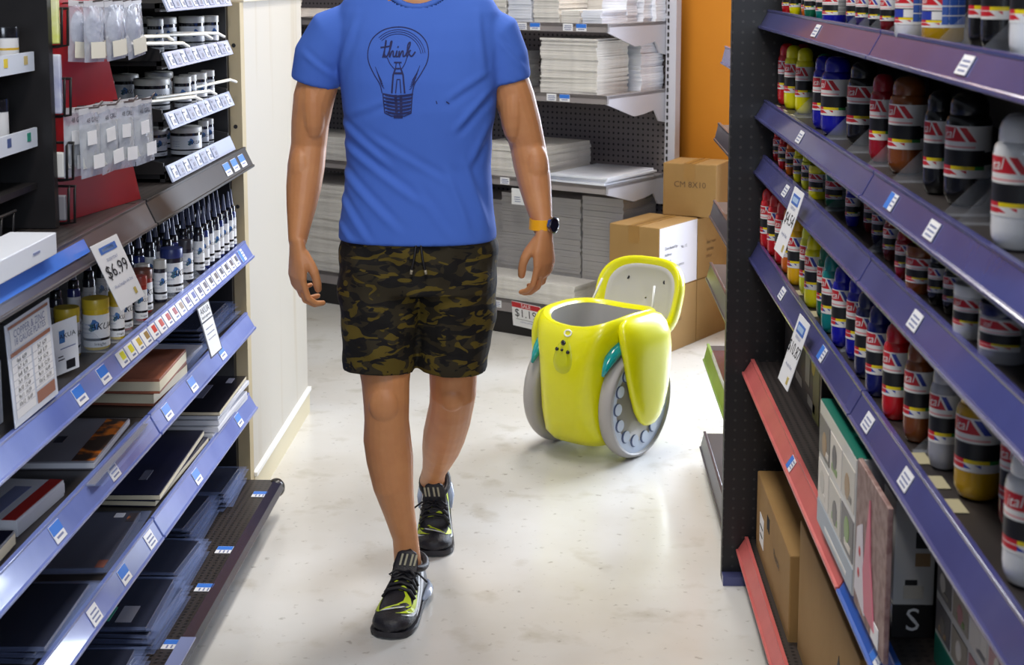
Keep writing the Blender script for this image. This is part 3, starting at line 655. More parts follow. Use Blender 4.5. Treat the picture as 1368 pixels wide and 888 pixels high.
# ---- shorts
def camo():
    m = bpy.data.materials.new('camouflage'); m.use_nodes = True; N = m.node_tree.nodes; L = m.node_tree.links; b = N['Principled BSDF']; b.inputs['Roughness'].default_value = .8; b.inputs['Specular IOR Level'].default_value = .2
    tc = N.new('ShaderNodeTexCoord'); prev = None
    for k, (sc, thr, col, off) in enumerate(((13, 0, (26, 24, 22), 0), (19, .50, (48, 42, 29), 3.1), (21, .56, (88, 74, 26), 7.7), (27, .60, (22, 20, 20), 12.3))):
        if k == 0: continue
        mp = N.new('ShaderNodeMapping'); mp.inputs['Scale'].default_value = (.75, .75, 1.75); mp.inputs['Location'].default_value = (off, off, off); mp.inputs['Rotation'].default_value = (0, R(14), 0)
        L.new(tc.outputs['Object'], mp.inputs[0]); t = N.new('ShaderNodeTexNoise'); t.inputs['Scale'].default_value = sc; t.inputs['Detail'].default_value = 1.5; t.inputs['Distortion'].default_value = .9
        L.new(mp.outputs[0], t.inputs['Vector']); r = N.new('ShaderNodeValToRGB'); e = r.color_ramp.elements; e[0].position = thr - .01; e[1].position = thr + .01
        L.new(t.outputs[0], r.inputs[0]); x = N.new('ShaderNodeMix'); x.data_type = 'RGBA'; L.new(r.outputs[0], x.inputs[0]); x.inputs[7].default_value = lin(col)
        if prev: L.new(prev.outputs[2], x.inputs[6])
        else: x.inputs[6].default_value = lin((26, 24, 22))
        prev = x
    L.new(prev.outputs[2], b.inputs['Base Color']); return m
sh = MB(); tr = []
for z, cx, cy, a, b in ((.80, -.365, 3.59, .190, .125), (.86, -.365, 3.595, .194, .130), (.90, -.366, 3.592, .192, .127), (.945, -.366, 3.59, .184, .121)):
    tr.append([(cx + x, cy + y, z) for x, y in [sup(a, b, 2.6, 2 * math.pi * i / 36) for i in range(36)]])
sh.loft(tr)
sh.tube([(-.456, 3.585, .87), (-.458, 3.575, .77), (-.458, 3.556, .68), (-.461, 3.545, .600)], [(.104, .118), (.102, .115), (.0945, .106), (.0855, .100)], 30, up=(0, -1, 0))
sh.tube([(-.274, 3.595, .87), (-.276, 3.60, .77), (-.282, 3.605, .68), (-.288, 3.608, .596)], [(.104, .118), (.103, .115), (.0955, .106), (.0885, .100)], 30, up=(0, -1, 0))
sme = voxel(sh, .0045, 'shorts', 3, .5)
NRM = [v.normal.copy() for v in sme.vertices]
for v, nr in zip(sme.vertices, NRM):
    c = v.co; q = math.sin(c.z * 70 + 30 * c.x) * .0022 + math.sin(c.z * 38 - 60 * c.x + 1) * .0022 + math.sin(c.x * 110 + c.z * 22) * .0016
    v.co += Vector((nr.x, nr.y, 0)) * q * min(1, max(0, (c.z - .6) / .05))
sme.transform(TM); sme.materials.append(camo()); sho = link('shorts', sme, man)
for s in (-1, 1):
    mb = MB(); mb.tube([(-.352 + s * .006, 3.462, .925), (-.352 + s * .010, 3.456, .895), (-.352 + s * .016, 3.457, .868)], .0028, 8, dome=1); mb.tube([(-.352 + s * .016, 3.457, .868), (-.352 + s * .018, 3.457, .858)], .0034, 8, 1); o = part('drawstring', mb, [BLACK, mat('aglet', (150, 140, 120), .4)], sho, smooth='all'); o.data.transform(TM)

# ---- watch
mb = MB(); wc = Vector((-.0625, 3.545, .966)); wn = Vector((.80, -.60, 0)); wr_ = Vector((-.60, -.80, 0))
wt = thing('wrist_watch', 'wrist watch', 'watch'); del wt['category']; del wt['label']; wt.name = 'wrist_watch'; wt.parent = man; wt.location = -W0
rg = []
for k, (dz, e) in enumerate(((-.0125, -.001), (-.0125, .002), (.0125, .002), (.0125, -.001))):
    rg.append([wc + wr_ * ((.0310 + e) * math.cos(t)) + wn * ((.0285 + e) * math.sin(t)) + Vector((dz * .05, 0, dz)) for t in [2 * math.pi * i / 32 for i in range(32)]])
mb.loft(rg, caps=False); part('strap', mb, mat('orange_strap', (246, 172, 10), .45), wt, smooth=True, label='orange watch strap')
M = frame(wc + wn * .028, wr_, (0, 0, 1)); M = M if (M.to_3x3() @ Vector((0, 0, 1))).dot(wn) > 0 else frame(wc + wn * .028, -wr_, (0, 0, 1))
mb = MB(); mb.lathe([(.0001, 0), (.019, 0), (.020, .004), (.020, .009), (.017, .011), (.016, .0095), (.0001, .0095)], 28, [0, 0, 0, 0, 0, 1], M)
mb.lathe([(.0001, .02), (.003, .02), (.003, .025), (.0001, .025)], 8, 0, M @ Matrix.Rotation(R(90), 4, 'Y'))
part('watch_case', mb, [mat('steel', (190, 195, 205), .18, metal=1), LENS], wt, smooth=True, label='steel watch case')

# ---- trainers
BLK = mat('shoe_black', (22, 20, 26), .45, noise=(60, (36, 34, 42)), bump=(300, .2)); LIME = mat('shoe_lime', (202, 222, 40), .45); SWH = mat('shoe_white', (214, 218, 222), .4); SOLE = mat('shoe_sole', (40, 38, 44), .5); AIR = mat('shoe_air', (176, 190, 214), .15, coat=.4)
SEC = [(.0, .012, .066), (.010, .026, .090), (.035, .035, .100), (.08, .037, .096), (.11, .039, .102), (.14, .042, .092), (.175, .047, .077), (.21, .0500, .064), (.245, .0480, .054), (.266, .040, .047), (.279, .026, .040), (.285, .010, .030)]
def sec(L):
    for a, b in zip(SEC, SEC[1:]):
        if a[0] <= L <= b[0]:
            u = (L - a[0]) / (b[0] - a[0]); return a[1] + u * (b[1] - a[1]), a[2] + u * (b[2] - a[2])
    return SEC[-1][1:]
def shoe(name, ball, yaw, bend, mirror, label):
    """ball: ground point under the ball of the foot; bend: heel lift"""
    yv = Vector((math.sin(yaw), -math.cos(yaw), 0)); xv = Vector((math.cos(yaw), math.sin(yaw), 0)) * (-1 if mirror else 1); B = Vector(ball) - W0
    def D(x, L, z):
        l = L - .205
        if l < 0:
            k = min(1, -l / .05); an = bend * k; l2 = l
            return B + xv * x + yv * (l2 * math.cos(an) + z * math.sin(an)) + Vector((0, 0, -l2 * math.sin(an) + z * math.cos(an)))
        return B + xv * x + yv * l + Vector((0, 0, z + max(0, l - .03) ** 2 * 2.2))
    def S(L, th, off=0):
        w_, h = sec(L); c, s_ = math.cos(th), math.sin(th)
        x = (w_ + off) * math.copysign(abs(c) ** .75, c); z = .022 + (h - .022 + off) * abs(s_) ** .85
        return D(x, L, z)
    sh = thing('shoe', label, 'shoe'); del sh['category']; sh.parent = man
    ns = 20; mb = MB(); rg = []
    for L, w_, h in SEC + []:
        rg.append([S(L, math.pi * i / ns) for i in range(ns + 1)] + [D(-w_ * .8, L, .014), D(w_ * .8, L, .014)])
    mb.loft(rg); o = part('upper', mb, BLK, sh, smooth='all'); fixn(o.data)
    mb = MB(); rg = []
    for L, w_, h in SEC:
        e = .003; t = .024 if L < .12 else .014
        rg.append([D(-(w_ + e), L, t), D(-(w_ + e * 1.6), L, t * .5), D(-(w_ + e * .5), L, .0), D(w_ + e * .5, L, 0), D(w_ + e * 1.6, L, t * .5), D(w_ + e, L, t)])
    mb.loft(rg); o = part('sole', mb, SOLE, sh, smooth=True)
    mb = MB(); pts = [D(x * 1.02, L, .026) for L, x in ((.10, -.040), (.06, -.0415), (.03, -.038), (.006, -.026), (-.004, 0), (.006, .026), (.03, .038), (.06, .0415), (.10, .040))]
    mb.tube(pts, [(.006, .004)] + [(.010, .013)] * 7 + [(.006, .004)], 10, up=(0, 0, 1)); part('air_unit', mb, AIR, sh, smooth='all', label='clear pale air unit around the heel')
    # padded collar and tongue
    mb = MB(); mb.tube([D(.036 * math.sin(a), .062 - .048 * math.cos(a), .098 + .010 * math.cos(a) ** 2) for a in [2 * math.pi * i / 24 for i in range(25)]], .009, 8); part('ankle_collar', mb, BLK, sh, smooth='all')
    tg = MB(); rg = []
    for L, z, w_ in ((.150, .084, .030), (.125, .102, .032), (.106, .124, .030), (.098, .142, .024), (.097, .148, .012)):
        rg.append([D(w_ * math.cos(t), L - .006 * math.sin(t) - .006 * math.cos(t) ** 2 * 0, z + .004 * math.sin(t)) for t in [2 * math.pi * i / 14 for i in range(14)]])
    tg.loft(rg); to = part('tongue', tg, BLK, sh, smooth='all'); fixn(to.data)
    mb = MB()
    for x in (-.016, -.004, .010, .020):
        mb.add([D(x, .118, .118), D(x + .005, .118, .118), D(x + .009, .1035, .142), D(x + .004, .1035, .142)], [(0, 1, 2, 3)])
    part('tongue_stripe', mb, mat('stripe_tan', (170, 165, 140), .4), to)
    # laces
    for k, L in enumerate((.128, .144, .160, .176)):
        mb = MB(); mb.tube([S(L + .004, R(40), .002), S(L, R(65), .006), S(L - .002, R(90), .007), S(L, R(115), .006), S(L + .004, R(140), .002)], .0042, 7); part('lace', mb, INK, sh, smooth='all')
    mb = MB(); c = S(.13, R(90), .010)
    for sx in (-1, 1):
        mb.tube([c, c + xv * sx * .018 + Vector((0, 0, .008)) + yv * .006, c + xv * sx * .034 + Vector((0, 0, -.004)) + yv * .010, c + xv * sx * .02 + yv * .012 + Vector((0, 0, -.010)), c], .003, 7)
    mb.tube([c, c + xv * .034 + Vector((0, 0, .002)), c + xv * .062 + Vector((0, 0, -.016)) + yv * .012], .0026, 7); part('lace_bow', mb, INK, sh, smooth='all')
    # coloured flashes on the upper, each a strip that follows the surface
    def strip(pts, m, nm):
        mb = MB(); vs = []
        for L, th, hw in pts: vs += [S(L, R(th - hw), .0016), S(L, R(th + hw), .0016)]
        mb.add(vs, [(2 * i, 2 * i + 1, 2 * i + 3, 2 * i + 2) for i in range(len(pts) - 1)]); part(nm, mb, m, sh)
    strip([(.176, 78, 3), (.190, 64, 9), (.206, 60, 15), (.220, 70, 17), (.232, 92, 12), (.240, 116, 5), (.242, 126, 1)], LIME, 'flash')
    strip([(.222, 66, 3), (.230, 80, 7), (.238, 98, 7), (.243, 116, 3)], SWH, 'flash')
    strip([(.146, 42, 4), (.17, 36, 8), (.195, 32, 10), (.216, 36, 10), (.234, 50, 8), (.246, 68, 4), (.250, 82, 1)], LIME, 'flash')
    strip([(.14, 30, 3), (.17, 23, 6), (.20, 20, 7), (.225, 26, 6), (.244, 44, 4), (.252, 64, 1)], SWH, 'flash')
    strip([(.18, 138, 3), (.198, 142, 10), (.218, 142, 11), (.238, 130, 5), (.244, 122, 1)], LIME, 'flash')
    strip([(.10, 152, 3), (.14, 158, 8), (.18, 160, 8), (.215, 160, 6), (.24, 150, 2)], SWH, 'flash')
    strip([(.045, 52, 3), (.070, 40, 9), (.095, 27, 9), (.125, 15, 7), (.165, 8, 5), (.20, 6, 3)], SWH, 'flash'); strip([(.085, 52, 3), (.105, 42, 7), (.125, 32, 7), (.15, 22, 5), (.185, 14, 3)], SWH, 'flash')
    strip([(.05, 130, 3), (.075, 142, 9), (.10, 154, 8), (.125, 166, 5)], LIME, 'flash')
    for L, th in ((.138, 74), (.152, 104), (.168, 84)): strip([(L - .007, th, 2), (L, th, 14), (L + .008, th + 2, 3)], LIME, 'flash')
    return sh
shoe('shoe', (-.410, 3.425, 0), R(-9), 0, False, 'black and lime trainer')
shoe('shoe', (-.362, 3.932, 0), R(3), R(40), True, 'black and lime trainer with raised heel')
# ------------------------------------------------------------------ paint bottles, jars and kits on the right run
LRED = mat('label_red', (196, 32, 44), .45); LBLK = mat('label_black', (26, 25, 28), .45); LYEL = mat('label_yellow', (232, 206, 20), .45)
LBLU = mat('label_blue', (44, 62, 160), .45); LWHT = mat('label_white', (226, 224, 222), .45); LPNK = mat('label_pink', (214, 120, 124), .5); LGRY = mat('label_grey', (150, 148, 146), .5); LGRN = mat('label_green', (40, 130, 70), .45)
LMATS = [LWHT, LRED, LBLK, LYEL, LBLU, LPNK, LGRY, LGRN]
PAINT = {'red': (196, 24, 30), 'crimson': (150, 18, 34), 'yellow': (232, 224, 0), 'pale yellow': (222, 226, 40), 'golden yellow': (232, 176, 8), 'orange': (214, 106, 20), 'green': (14, 104, 74), 'teal': (8, 124, 124), 'blue': (22, 22, 160), 'dark blue': (20, 26, 96), 'navy': (26, 30, 74), 'black': (20, 20, 22), 'brown': (124, 66, 26), 'white': (232, 232, 234), 'grey': (168, 168, 176), 'gold': (196, 152, 20), 'purple': (48, 34, 90), 'dark red': (110, 20, 26)}
def pm(c): return mat('paint_' + c.replace(' ', '_'), PAINT[c], .25, coat=.35)
def label_shader(style):
    m = bpy.data.materials.new('printed_label_' + style); m.use_nodes = True; N = m.node_tree.nodes; L = m.node_tree.links; b = N['Principled BSDF']; b.inputs['Roughness'].default_value = .42
    uv = N.new('ShaderNodeUVMap'); sp = N.new('ShaderNodeSeparateXYZ'); L.new(uv.outputs[0], sp.inputs[0]); U, V = sp.outputs[0], sp.outputs[1]
    def mth(op, a, c=None):
        n = N.new('ShaderNodeMath'); n.operation = op
        for k, v in enumerate((a, c)):
            if v is None: continue
            if isinstance(v, (int, float)): n.inputs[k].default_value = v
            else: L.new(v, n.inputs[k])
        return n.outputs[0]
    def ramp(x, stops):
        r = N.new('ShaderNodeValToRGB'); r.color_ramp.interpolation = 'CONSTANT'; e = r.color_ramp.elements
        while len(e) < len(stops): e.new(.5)
        for k, (p, c) in enumerate(stops): e[k].position = p; e[k].color = lin(c)
        L.new(x, r.inputs[0]); return r.outputs[0]
    def mix(f, a, c):
        x = N.new('ShaderNodeMix'); x.data_type = 'RGBA'; L.new(f, x.inputs[0]); L.new(a, x.inputs[6]); L.new(c, x.inputs[7]); return x.outputs[2]
    W_, RD, BK, YL, BL, PN, GN, GR = (226, 224, 222), (196, 32, 44), (26, 25, 28), (232, 206, 20), (44, 62, 160), (222, 150, 150), (60, 140, 70), (150, 148, 146)
    TOP = .70
    left = ramp(V, [(0, W_), (.05, RD), (.14, W_), (.155, RD), (.225, W_ if False else BK), (.535, W_), (.575, PN), (.61, W_), (.645, W_), (TOP, RD), (.97, W_)])
    mid = ramp(V, [(0, W_), (.05, W_), (.155, YL), (.225, BK), (.535, W_), (.575, PN), (.61, W_), (TOP, W_)])
    far = ramp(V, [(0, W_), (.155, GN), (.225, BK), (.535, W_)])
    w1 = mth('ADD', mth('MULTIPLY', mth('ADD', U, mth('MULTIPLY', mth('SUBTRACT', V, .70), 1.5)), .4), .5)      # slanted coordinate
    sw = ramp(w1, [(0, RD), (.66, W_), (.71, BL if style == 'b' else RD), (.82, W_)])
    sq = ramp(mth('FRACT', mth('ADD', mth('MULTIPLY', U, 1.3), mth('MULTIPLY', V, 5))), [(0, RD if style != 'b' else BL), (.45, W_)])
    low = mth('MULTIPLY', mth('GREATER_THAN', V, .06), mth('LESS_THAN', V, .145)); lowm = mth('MULTIPLY', low, mth('MULTIPLY', mth('GREATER_THAN', U, -.2), mth('LESS_THAN', U, .45)))
    c = mix(mth('GREATER_THAN', U, -.2), left, mid); c = mix(mth('GREATER_THAN', U, .75), c, far); c = mix(lowm, c, sq)
    c = mix(mth('MULTIPLY', mth('GREATER_THAN', V, TOP), mth('LESS_THAN', V, .97)), c, sw)
    back = ramp(mth('FRACT', mth('MULTIPLY', V, 5)), [(0, GR), (.9, W_)]) if style == 'jar' else ramp(V, [(0, W_), (.25, BK), (.5, W_)])
    c = mix(mth('GREATER_THAN', mth('ABSOLUTE', U), 1.15 if style != 'jar' else .8), c, back)
    if style == 'blue': c = mix(mth('MULTIPLY', mth('GREATER_THAN', V, .24), mth('LESS_THAN', V, .5)), c, ramp(U if False else mth('ADD', mth('MULTIPLY', U, .25), .5), [(0, BL), (.52, W_)]))
    L.new(c, b.inputs['Base Color']); return m
LSH = {k: label_shader(k) for k in ('a', 'b', 'jar', 'blue')}
LBL = {}
def label_mesh(r, z0, z1, style):
    k = (r, z0, z1, style)
    if k in LBL: return LBL[k]
    mb = MB(); ns = 40; vs = []; fs = []; uvs = []
    for j in range(2):
        for i in range(ns + 1):
            a = -math.pi + 2 * math.pi * i / ns; vs.append((r * math.cos(a), r * math.sin(a), z0 + (z1 - z0) * j))
    for i in range(ns):
        fs.append((i, i + 1, ns + 2 + i, ns + 1 + i)); u = [(-math.pi + 2 * math.pi * q / ns) / 1.15 for q in (i, i + 1)]; uvs += [(u[0], 0), (u[1], 0), (u[1], 1), (u[0], 1)]
    mb.add(vs, fs, 0)
    tv, tf = textgeom('ital', (z1 - z0) * .27, .25); zc = z0 + (z1 - z0) * .83
    mb.add([((r + .0004) * math.cos(p.x / r - .45), (r + .0004) * math.sin(p.x / r - .45), zc + p.y + p.x * .12) for p in tv], tf, 1)
    me = mb.mesh('label', [LSH[style], LWHT], True); lay = me.uv_layers.new(name='UVMap')
    for q, c in enumerate(uvs): lay.data[q].uv = c
    LBL[k] = me; return me
MC = {}
def cached(key, fn):
    if key not in MC: MC[key] = fn()
    return MC[key]
def lathe_mesh(name, prof, m, seg=24):
    mb = MB(); mb.lathe(prof, seg); me = mb.mesh(name, m, True); autosmooth(me, 50); return me
def tall_bottle(c, label, loc, r, h, rz, group, style='a'):
    t = thing('paint_bottle', label, 'bottle', loc, rz, group); m = pm(c)
    b = [(.0001, 0), (.62 * r, 0), (.84 * r, .004), (.97 * r, .014), (r, .024), (r, .70 * h), (.985 * r, .745 * h), (.93 * r, .78 * h), (.82 * r, .805 * h), (.0001, .815 * h)]
    link('body', cached(('tb', c, r, h), lambda: lathe_mesh('body', b, m)), t)
    cp = [(.0001, .80 * h), (.80 * r, .80 * h), (.84 * r, .815 * h), (.82 * r, .90 * h), (.72 * r, .955 * h), (.50 * r, .988 * h), (.2 * r, h), (.0001, h)]
    link('cap', cached(('tc', c, r, h), lambda: lathe_mesh('cap', cp, m)), t)
    link('label', label_mesh(r * 1.012, .26 * h, .715 * h, style), t)
    return t
def jar(c, label, loc, r, h, rz, group, style='jar', lid=None):
    t = thing('paint_jar', label, 'jar', loc, rz, group); m = pm(c); lm = pm(lid) if lid else m
    b = [(.0001, 0), (.9 * r, 0), (r, .004), (r, .78 * h), (.94 * r, .80 * h), (.0001, .80 * h)]
    link('body', cached(('jb', c, r, h), lambda: lathe_mesh('body', b, m)), t)
    cp = [(.0001, .79 * h), (1.0 * r, .79 * h), (1.03 * r, .81 * h), (1.03 * r, .97 * h), (.98 * r, h), (.0001, h)]
    link('lid', cached(('jl', lid or c, r, h), lambda: lathe_mesh('lid', cp, lm)), t)
    link('label', label_mesh(r * 1.012, .24 * h, .76 * h, style), t)
    if style == 'blue':       # three blue panels printed round the side towards the camera
        mb = MB(); rr = r * 1.018; n = 9
        for q in range(3):
            z0 = h * (.29 + .155 * q); vs = []
            for z in (z0, z0 + h * .135):
                for i in range(n): a = R(35 + 13 * i); vs.append((rr * math.cos(a), rr * math.sin(a), z))
            mb.add(vs, [(i, i + 1, n + i + 1, n + i) for i in range(n - 1)])
        part('blue_panel', mb, mat('panel_blue', (50, 90, 176), .45), t)
    return t
FR = math.atan2(-.74, -.67)          # label front: towards the aisle and a little towards the camera
cnt = {}
def place(rows, deck, shelfname, group):
    n = 0
    for it in rows:
        c, kind, x, y = it[:4]; n += 1; rj = random.uniform(-.22, .22)
        kd = {'T': 'squeeze bottle', 'W': 'wide squeeze bottle', 'S': 'little bottle', 'J': 'squat jar', 'M': 'jar', 'B': 'jar with blue panels'}[kind]
        lab = '%s paint %s on the %s, %s from the perforated panel' % (c, kd, shelfname, ORD[n - 1])
        p = (x, y, deck)
        if kind == 'T': tall_bottle(c, lab, p, .0215, .150, FR + rj, group, it[4] if len(it) > 4 else 'a')
        elif kind == 'W': tall_bottle(c, lab, p, .031, .156, FR + rj, group, it[4] if len(it) > 4 else 'a')
        elif kind == 'S': tall_bottle(c, lab, p, .0135, .074, FR + rj, group, 'b')
        elif kind == 'J': jar(c, lab, p, .023, .068, FR + rj, group)
        elif kind == 'M': jar(c, lab, p, .030, .070, FR + rj, group, 'jar', it[4] if len(it) > 4 else None)
        elif kind == 'B': jar(c, lab, p, .029, .085, FR + rj, group, 'blue', it[4] if len(it) > 4 else None)
D0, D1, D2, D3 = 1.4655, 1.2435, 1.1055, .8855
place([('red', 'S', .521, 3.62), ('yellow', 'S', .517, 3.47), ('orange', 'S', .527, 3.36), ('green', 'S', .512, 3.22), ('teal', 'S', .517, 3.10), ('blue', 'J', .512, 2.93), ('dark blue', 'S', .517, 2.76), ('purple', 'S', .515, 2.66), ('black', 'S', .519, 2.565), ('dark red', 'S', .517, 2.46), ('white', 'B', .514, 2.26), ('gold', 'B', .524, 2.13), ('black', 'T', .535, 1.955), ('black', 'T', .532, 1.885), ('white', 'T', .524, 1.735)], D0, 'topmost shelf', 'paints on the topmost right shelf')
place([('red', 'T', .530, 3.665), ('crimson', 'T', .565, 3.64), ('yellow', 'T', .530, 3.555), ('yellow', 'T', .538, 3.435), ('green', 'T', .545, 3.21), ('blue', 'T', .524, 3.10), ('blue', 'W', .530, 2.975), ('black', 'W', .549, 2.80), ('crimson', 'T', .531, 2.545), ('brown', 'W', .543, 2.405), ('black', 'T', .536, 2.175), ('black', 'W', .550, 2.07), ('white', 'T', .545, 1.83), ('white', 'W', .522, 1.735)], D1, 'second shelf', 'paints on the second right shelf')
place([('red', 'S', .514, 3.665), ('crimson', 'S', .530, 3.60), ('red', 'S', .506, 3.515), ('orange', 'S', .508, 3.41), ('yellow', 'S', .508, 3.29), ('pale yellow', 'S', .509, 3.18), ('yellow', 'J', .514, 3.05), ('green', 'J', .530, 2.945), ('teal', 'S', .54, 2.83), ('blue', 'S', .517, 2.71), ('dark red', 'S', .537, 2.64), ('navy', 'S', .526, 2.515), ('dark red', 'S', .517, 2.38), ('crimson', 'S', .505, 2.235), ('brown', 'J', .510, 2.14), ('black', 'S', .512, 2.055), ('black', 'S', .518, 1.995), ('white', 'J', .510, 1.87), ('grey', 'M', .518, 1.755, 'navy')], D2, 'third shelf', 'paints on the third right shelf')
place([('red', 'T', .497, 3.68, 'b'), ('red', 'T', .502, 3.585, 'b'), ('red', 'T', .505, 3.475, 'b'), ('orange', 'T', .506, 3.37, 'b'), ('golden yellow', 'T', .502, 3.245, 'b'), ('pale yellow', 'T', .512, 3.14, 'b'), ('yellow', 'T', .504, 3.02, 'b'), ('green', 'T', .511, 2.91, 'b'), ('teal', 'T', .502, 2.80, 'b'), ('blue', 'T', .503, 2.695, 'b'), ('blue', 'T', .512, 2.60, 'b'), ('navy', 'T', .505, 2.48, 'b'), ('dark blue', 'T', .502, 2.37, 'b'), ('red', 'T', .503, 2.245, 'b'), ('brown', 'T', .511, 2.135, 'b'), ('grey', 'T', .519, 2.015, 'b'), ('gold', 'W', .535, 1.90, 'b'), ('crimson', 'T', .552, 1.79, 'b'), ('white', 'W', .518, 1.62, 'b')], D3, 'fourth shelf', 'paints on the fourth right shelf')
# clear lane dividers on the shelves
def divider(y, deck, d, h, i, shelfname):
    mb = MB(); x0 = .492
    mb.prism([(x0, deck), (x0 + d, deck), (x0 + d, deck + h), (x0 + d * .75, deck + h), (x0 + .004, deck + .006)], 'y', y - .0008, y + .0008); mb.box((x0 + d / 2, y, deck + .001), (d, .014, .002))
    single('lane_divider', mb, CLEAR, 'clear plastic divider on the %s, %s from the perforated panel' % (shelfname, ORD[i]), 'divider', 'clear dividers between the paints')
for i, y in enumerate((3.33, 2.89, 2.67, 2.48, 2.29, 1.97, 1.90)): divider(y, D1, .11, .085, i, 'second shelf')
for i, y in enumerate((2.71, 2.61, 2.51, 2.36, 2.04, 1.82)): divider(y, D0, .09, .07, i, 'topmost shelf')
for i, y in enumerate((3.12, 2.88, 2.45, 2.19)): divider(y, D2, .08, .05, i, 'third shelf')
for i, y in enumerate((2.655, 2.08)): divider(y, D3, .08, .06, i, 'fourth shelf')
# small code stickers lying on the decks in front of the paints
STK = mat('deck_sticker', (166, 158, 128), .5)
for i, (y, dk) in enumerate(((3.62, D1), (3.50, D1), (3.38, D1), (3.15, D3), (2.95, D3), (2.05, D3), (1.95, D3), (1.86, D3), (3.1, D2))):
    mb = MB(); mb.box((.497, y, dk + .0007), (.020, .05, .0010))
    single('deck_sticker', mb, STK, 'pale code sticker on the deck of the %s, %s from the perforated panel' % ({D1: 'second shelf', D2: 'third shelf', D3: 'fourth shelf'}[dk], ORD[(0, 1, 2, 0, 1, 2, 3, 4, 0)[i]]), 'sticker', 'code stickers on the right decks')

# hanging price signs on the rails
def hang_sign(label, M, price, line):
    t = thing('price_sign', label, 'sign')
    w_, h = .088, .135
    mb = MB(); mb.box((0, -h / 2, 0), (w_, h, .0012), 0, M); part('card', mb, PAPER_, t)
    mb = MB(); mb.box((0, -.022, .001), (w_ * .66, .020, .001), 0, M); part('header', mb, BLUEINK, t)
    mb = MB(); mb.box((0, -.022, .0017), (w_ * .5, .010, .0006), 0, M); part('header_text', mb, mat('pale_blue', (170, 196, 228), .5), t)
    mb = MB(); mb.text('EVERYDAY', .009, M @ Matrix.Translation((0, -.040, .001))); part('small_print', mb, TAGTXT, t)
    mb = MB(); mb.text(price, .034, M @ Matrix.Translation((0, -.064, .001))); part('price_lettering', mb, INK, t)
    mb = MB(); mb.text(line, .010, M @ Matrix.Translation((0, -.096, .001))); part('product_line', mb, TAGTXT, t)
    mb = MB(); mb.box((w_ * .26, -.120, .001), (.012, .014, .001), 0, M); part('colour_mark', mb, mat('mark_ochre', (190, 170, 90), .5), t)
    return t
PAPER_ = mat('paper_white', (238, 238, 240), .5)
hang_sign('white hanging price sign on the third right shelf rail', frame((.462, 2.98, 1.132), Vector((.06, -1, -.03)), Vector((.30, .02, 1))), '$4.54', 'Acrylic Paint')
hang_sign('white hanging price sign on the fourth right shelf rail', frame((.452, 2.81, .908), Vector((.06, -1, -.03)), Vector((.30, .02, 1))), '$10.87', 'Acrylic Paint')

# kits on the salmon shelf
DK = .594 - .0085
PICS = [mat('pic_%d' % i, c, .4) for i, c in enumerate(((196, 190, 180), (150, 140, 124), (120, 150, 80), (178, 120, 120), (110, 104, 100), (214, 206, 196), (160, 128, 90), (88, 84, 88)))]
KW = mat('kit_white', (206, 204, 202), .35, coat=.2)
def kit(label, y0, y1, x0, d, h, base, rows, strip=None, top=None):
    """boxed craft kit standing on the salmon shelf, its long face to the aisle"""
    t = thing('craft_kit', label, 'box', (x0, y0, DK + (.008 if x0 < .48 else 0))); L = y1 - y0
    mb = MB(); mb.box((d / 2, L / 2, h / 2), (d, L, h)); part('box', mb, base, t, bevel=.0015)
    if strip: mb = MB(); mb.box((-.0006, L / 2, .022), (.001, L * .99, .042)); part('name_strip', mb, strip, t); mb = MB(); mb.box((-.0014, L * .45, .016), (.0008, L * .6, .006)); part('strip_text', mb, KW, t)
    if top: mb = MB(); mb.box((d / 2, L / 2, h + .0006), (d * .99, L * .99, .001)); part('lid_colour', mb, top, t)
    rk = random.Random(len(label)); n = max(2, int(L / .085))
    for r_ in range(rows):
        for c_ in range(n):
            z0 = (.05 if strip else .012) + (h - (.06 if strip else .02)) * r_ / rows; hh = (h - .07) / rows - .008; ww = L / n - .010; yc = L * (c_ + .5) / n
            mb = MB(); mb.box((-.0006, yc, z0 + hh / 2), (.001, ww, hh), rk.randrange(8))
            q = rk.randrange(8); mb.lathe([(.0001, 0), (min(ww, hh) * .32, 0), (min(ww, hh) * .3, .0006), (.0001, .0006)], 12, q, Matrix.Translation((-.0012, yc + ww * rk.uniform(-.12, .12), z0 + hh * rk.uniform(.35, .6))) @ Matrix.Rotation(R(-90), 4, 'Y'))
            mb.box((-.0013, yc + ww * rk.uniform(-.2, .2), z0 + hh * .2), (.0008, ww * .5, hh * .16), rk.randrange(8))
            part('picture', mb, PICS, t)
    return t
KB = mat('kit_black', (36, 34, 36), .35, coat=.2); TEALB = mat('kit_teal', (16, 104, 88), .35); GREYB = mat('kit_greyblue', (150, 162, 176), .4)
t = thing('craft_kit', 'black craft kit box with yellow ovals at the far end of the salmon shelf', 'box', (.540, 3.12, DK))
mb = MB(); mb.box((.06, .27, .105), (.12, .54, .21)); part('box', mb, KB, t, bevel=.0015)
YO = mat('oval_yellow', (190, 170, 20), .4); OL = mat('kit_olive', (110, 112, 50), .4); GW = mat('kit_greywhite', (150, 150, 140), .4)
for y, z, a, b in ((.44, .165, .024, .032), (.10, .15, .03, .05)):
    mb = MB(); mb.lathe([(.0001, 0), (1, 0), (.98, .0008), (.0001, .0008)], 20, 0, Matrix.Translation((-.0006, y, z)) @ Matrix.Rotation(R(-90), 4, 'Y') @ Matrix.Diagonal((b, a, 1, 1))); part('oval', mb, YO, t)
for y, z, w_, h, m_ in ((.34, .16, .05, .09, LRED), (.06, .10, .08, .18, OL), (.18, .12, .06, .12, GW), (.46, .05, .06, .03, GW), (.30, .04, .09, .02, GW), (.12, .03, .10, .02, GW)):
    mb = MB(); mb.box((-.0004, y, z), (.001, w_, h)); part('picture', mb, m_, t)
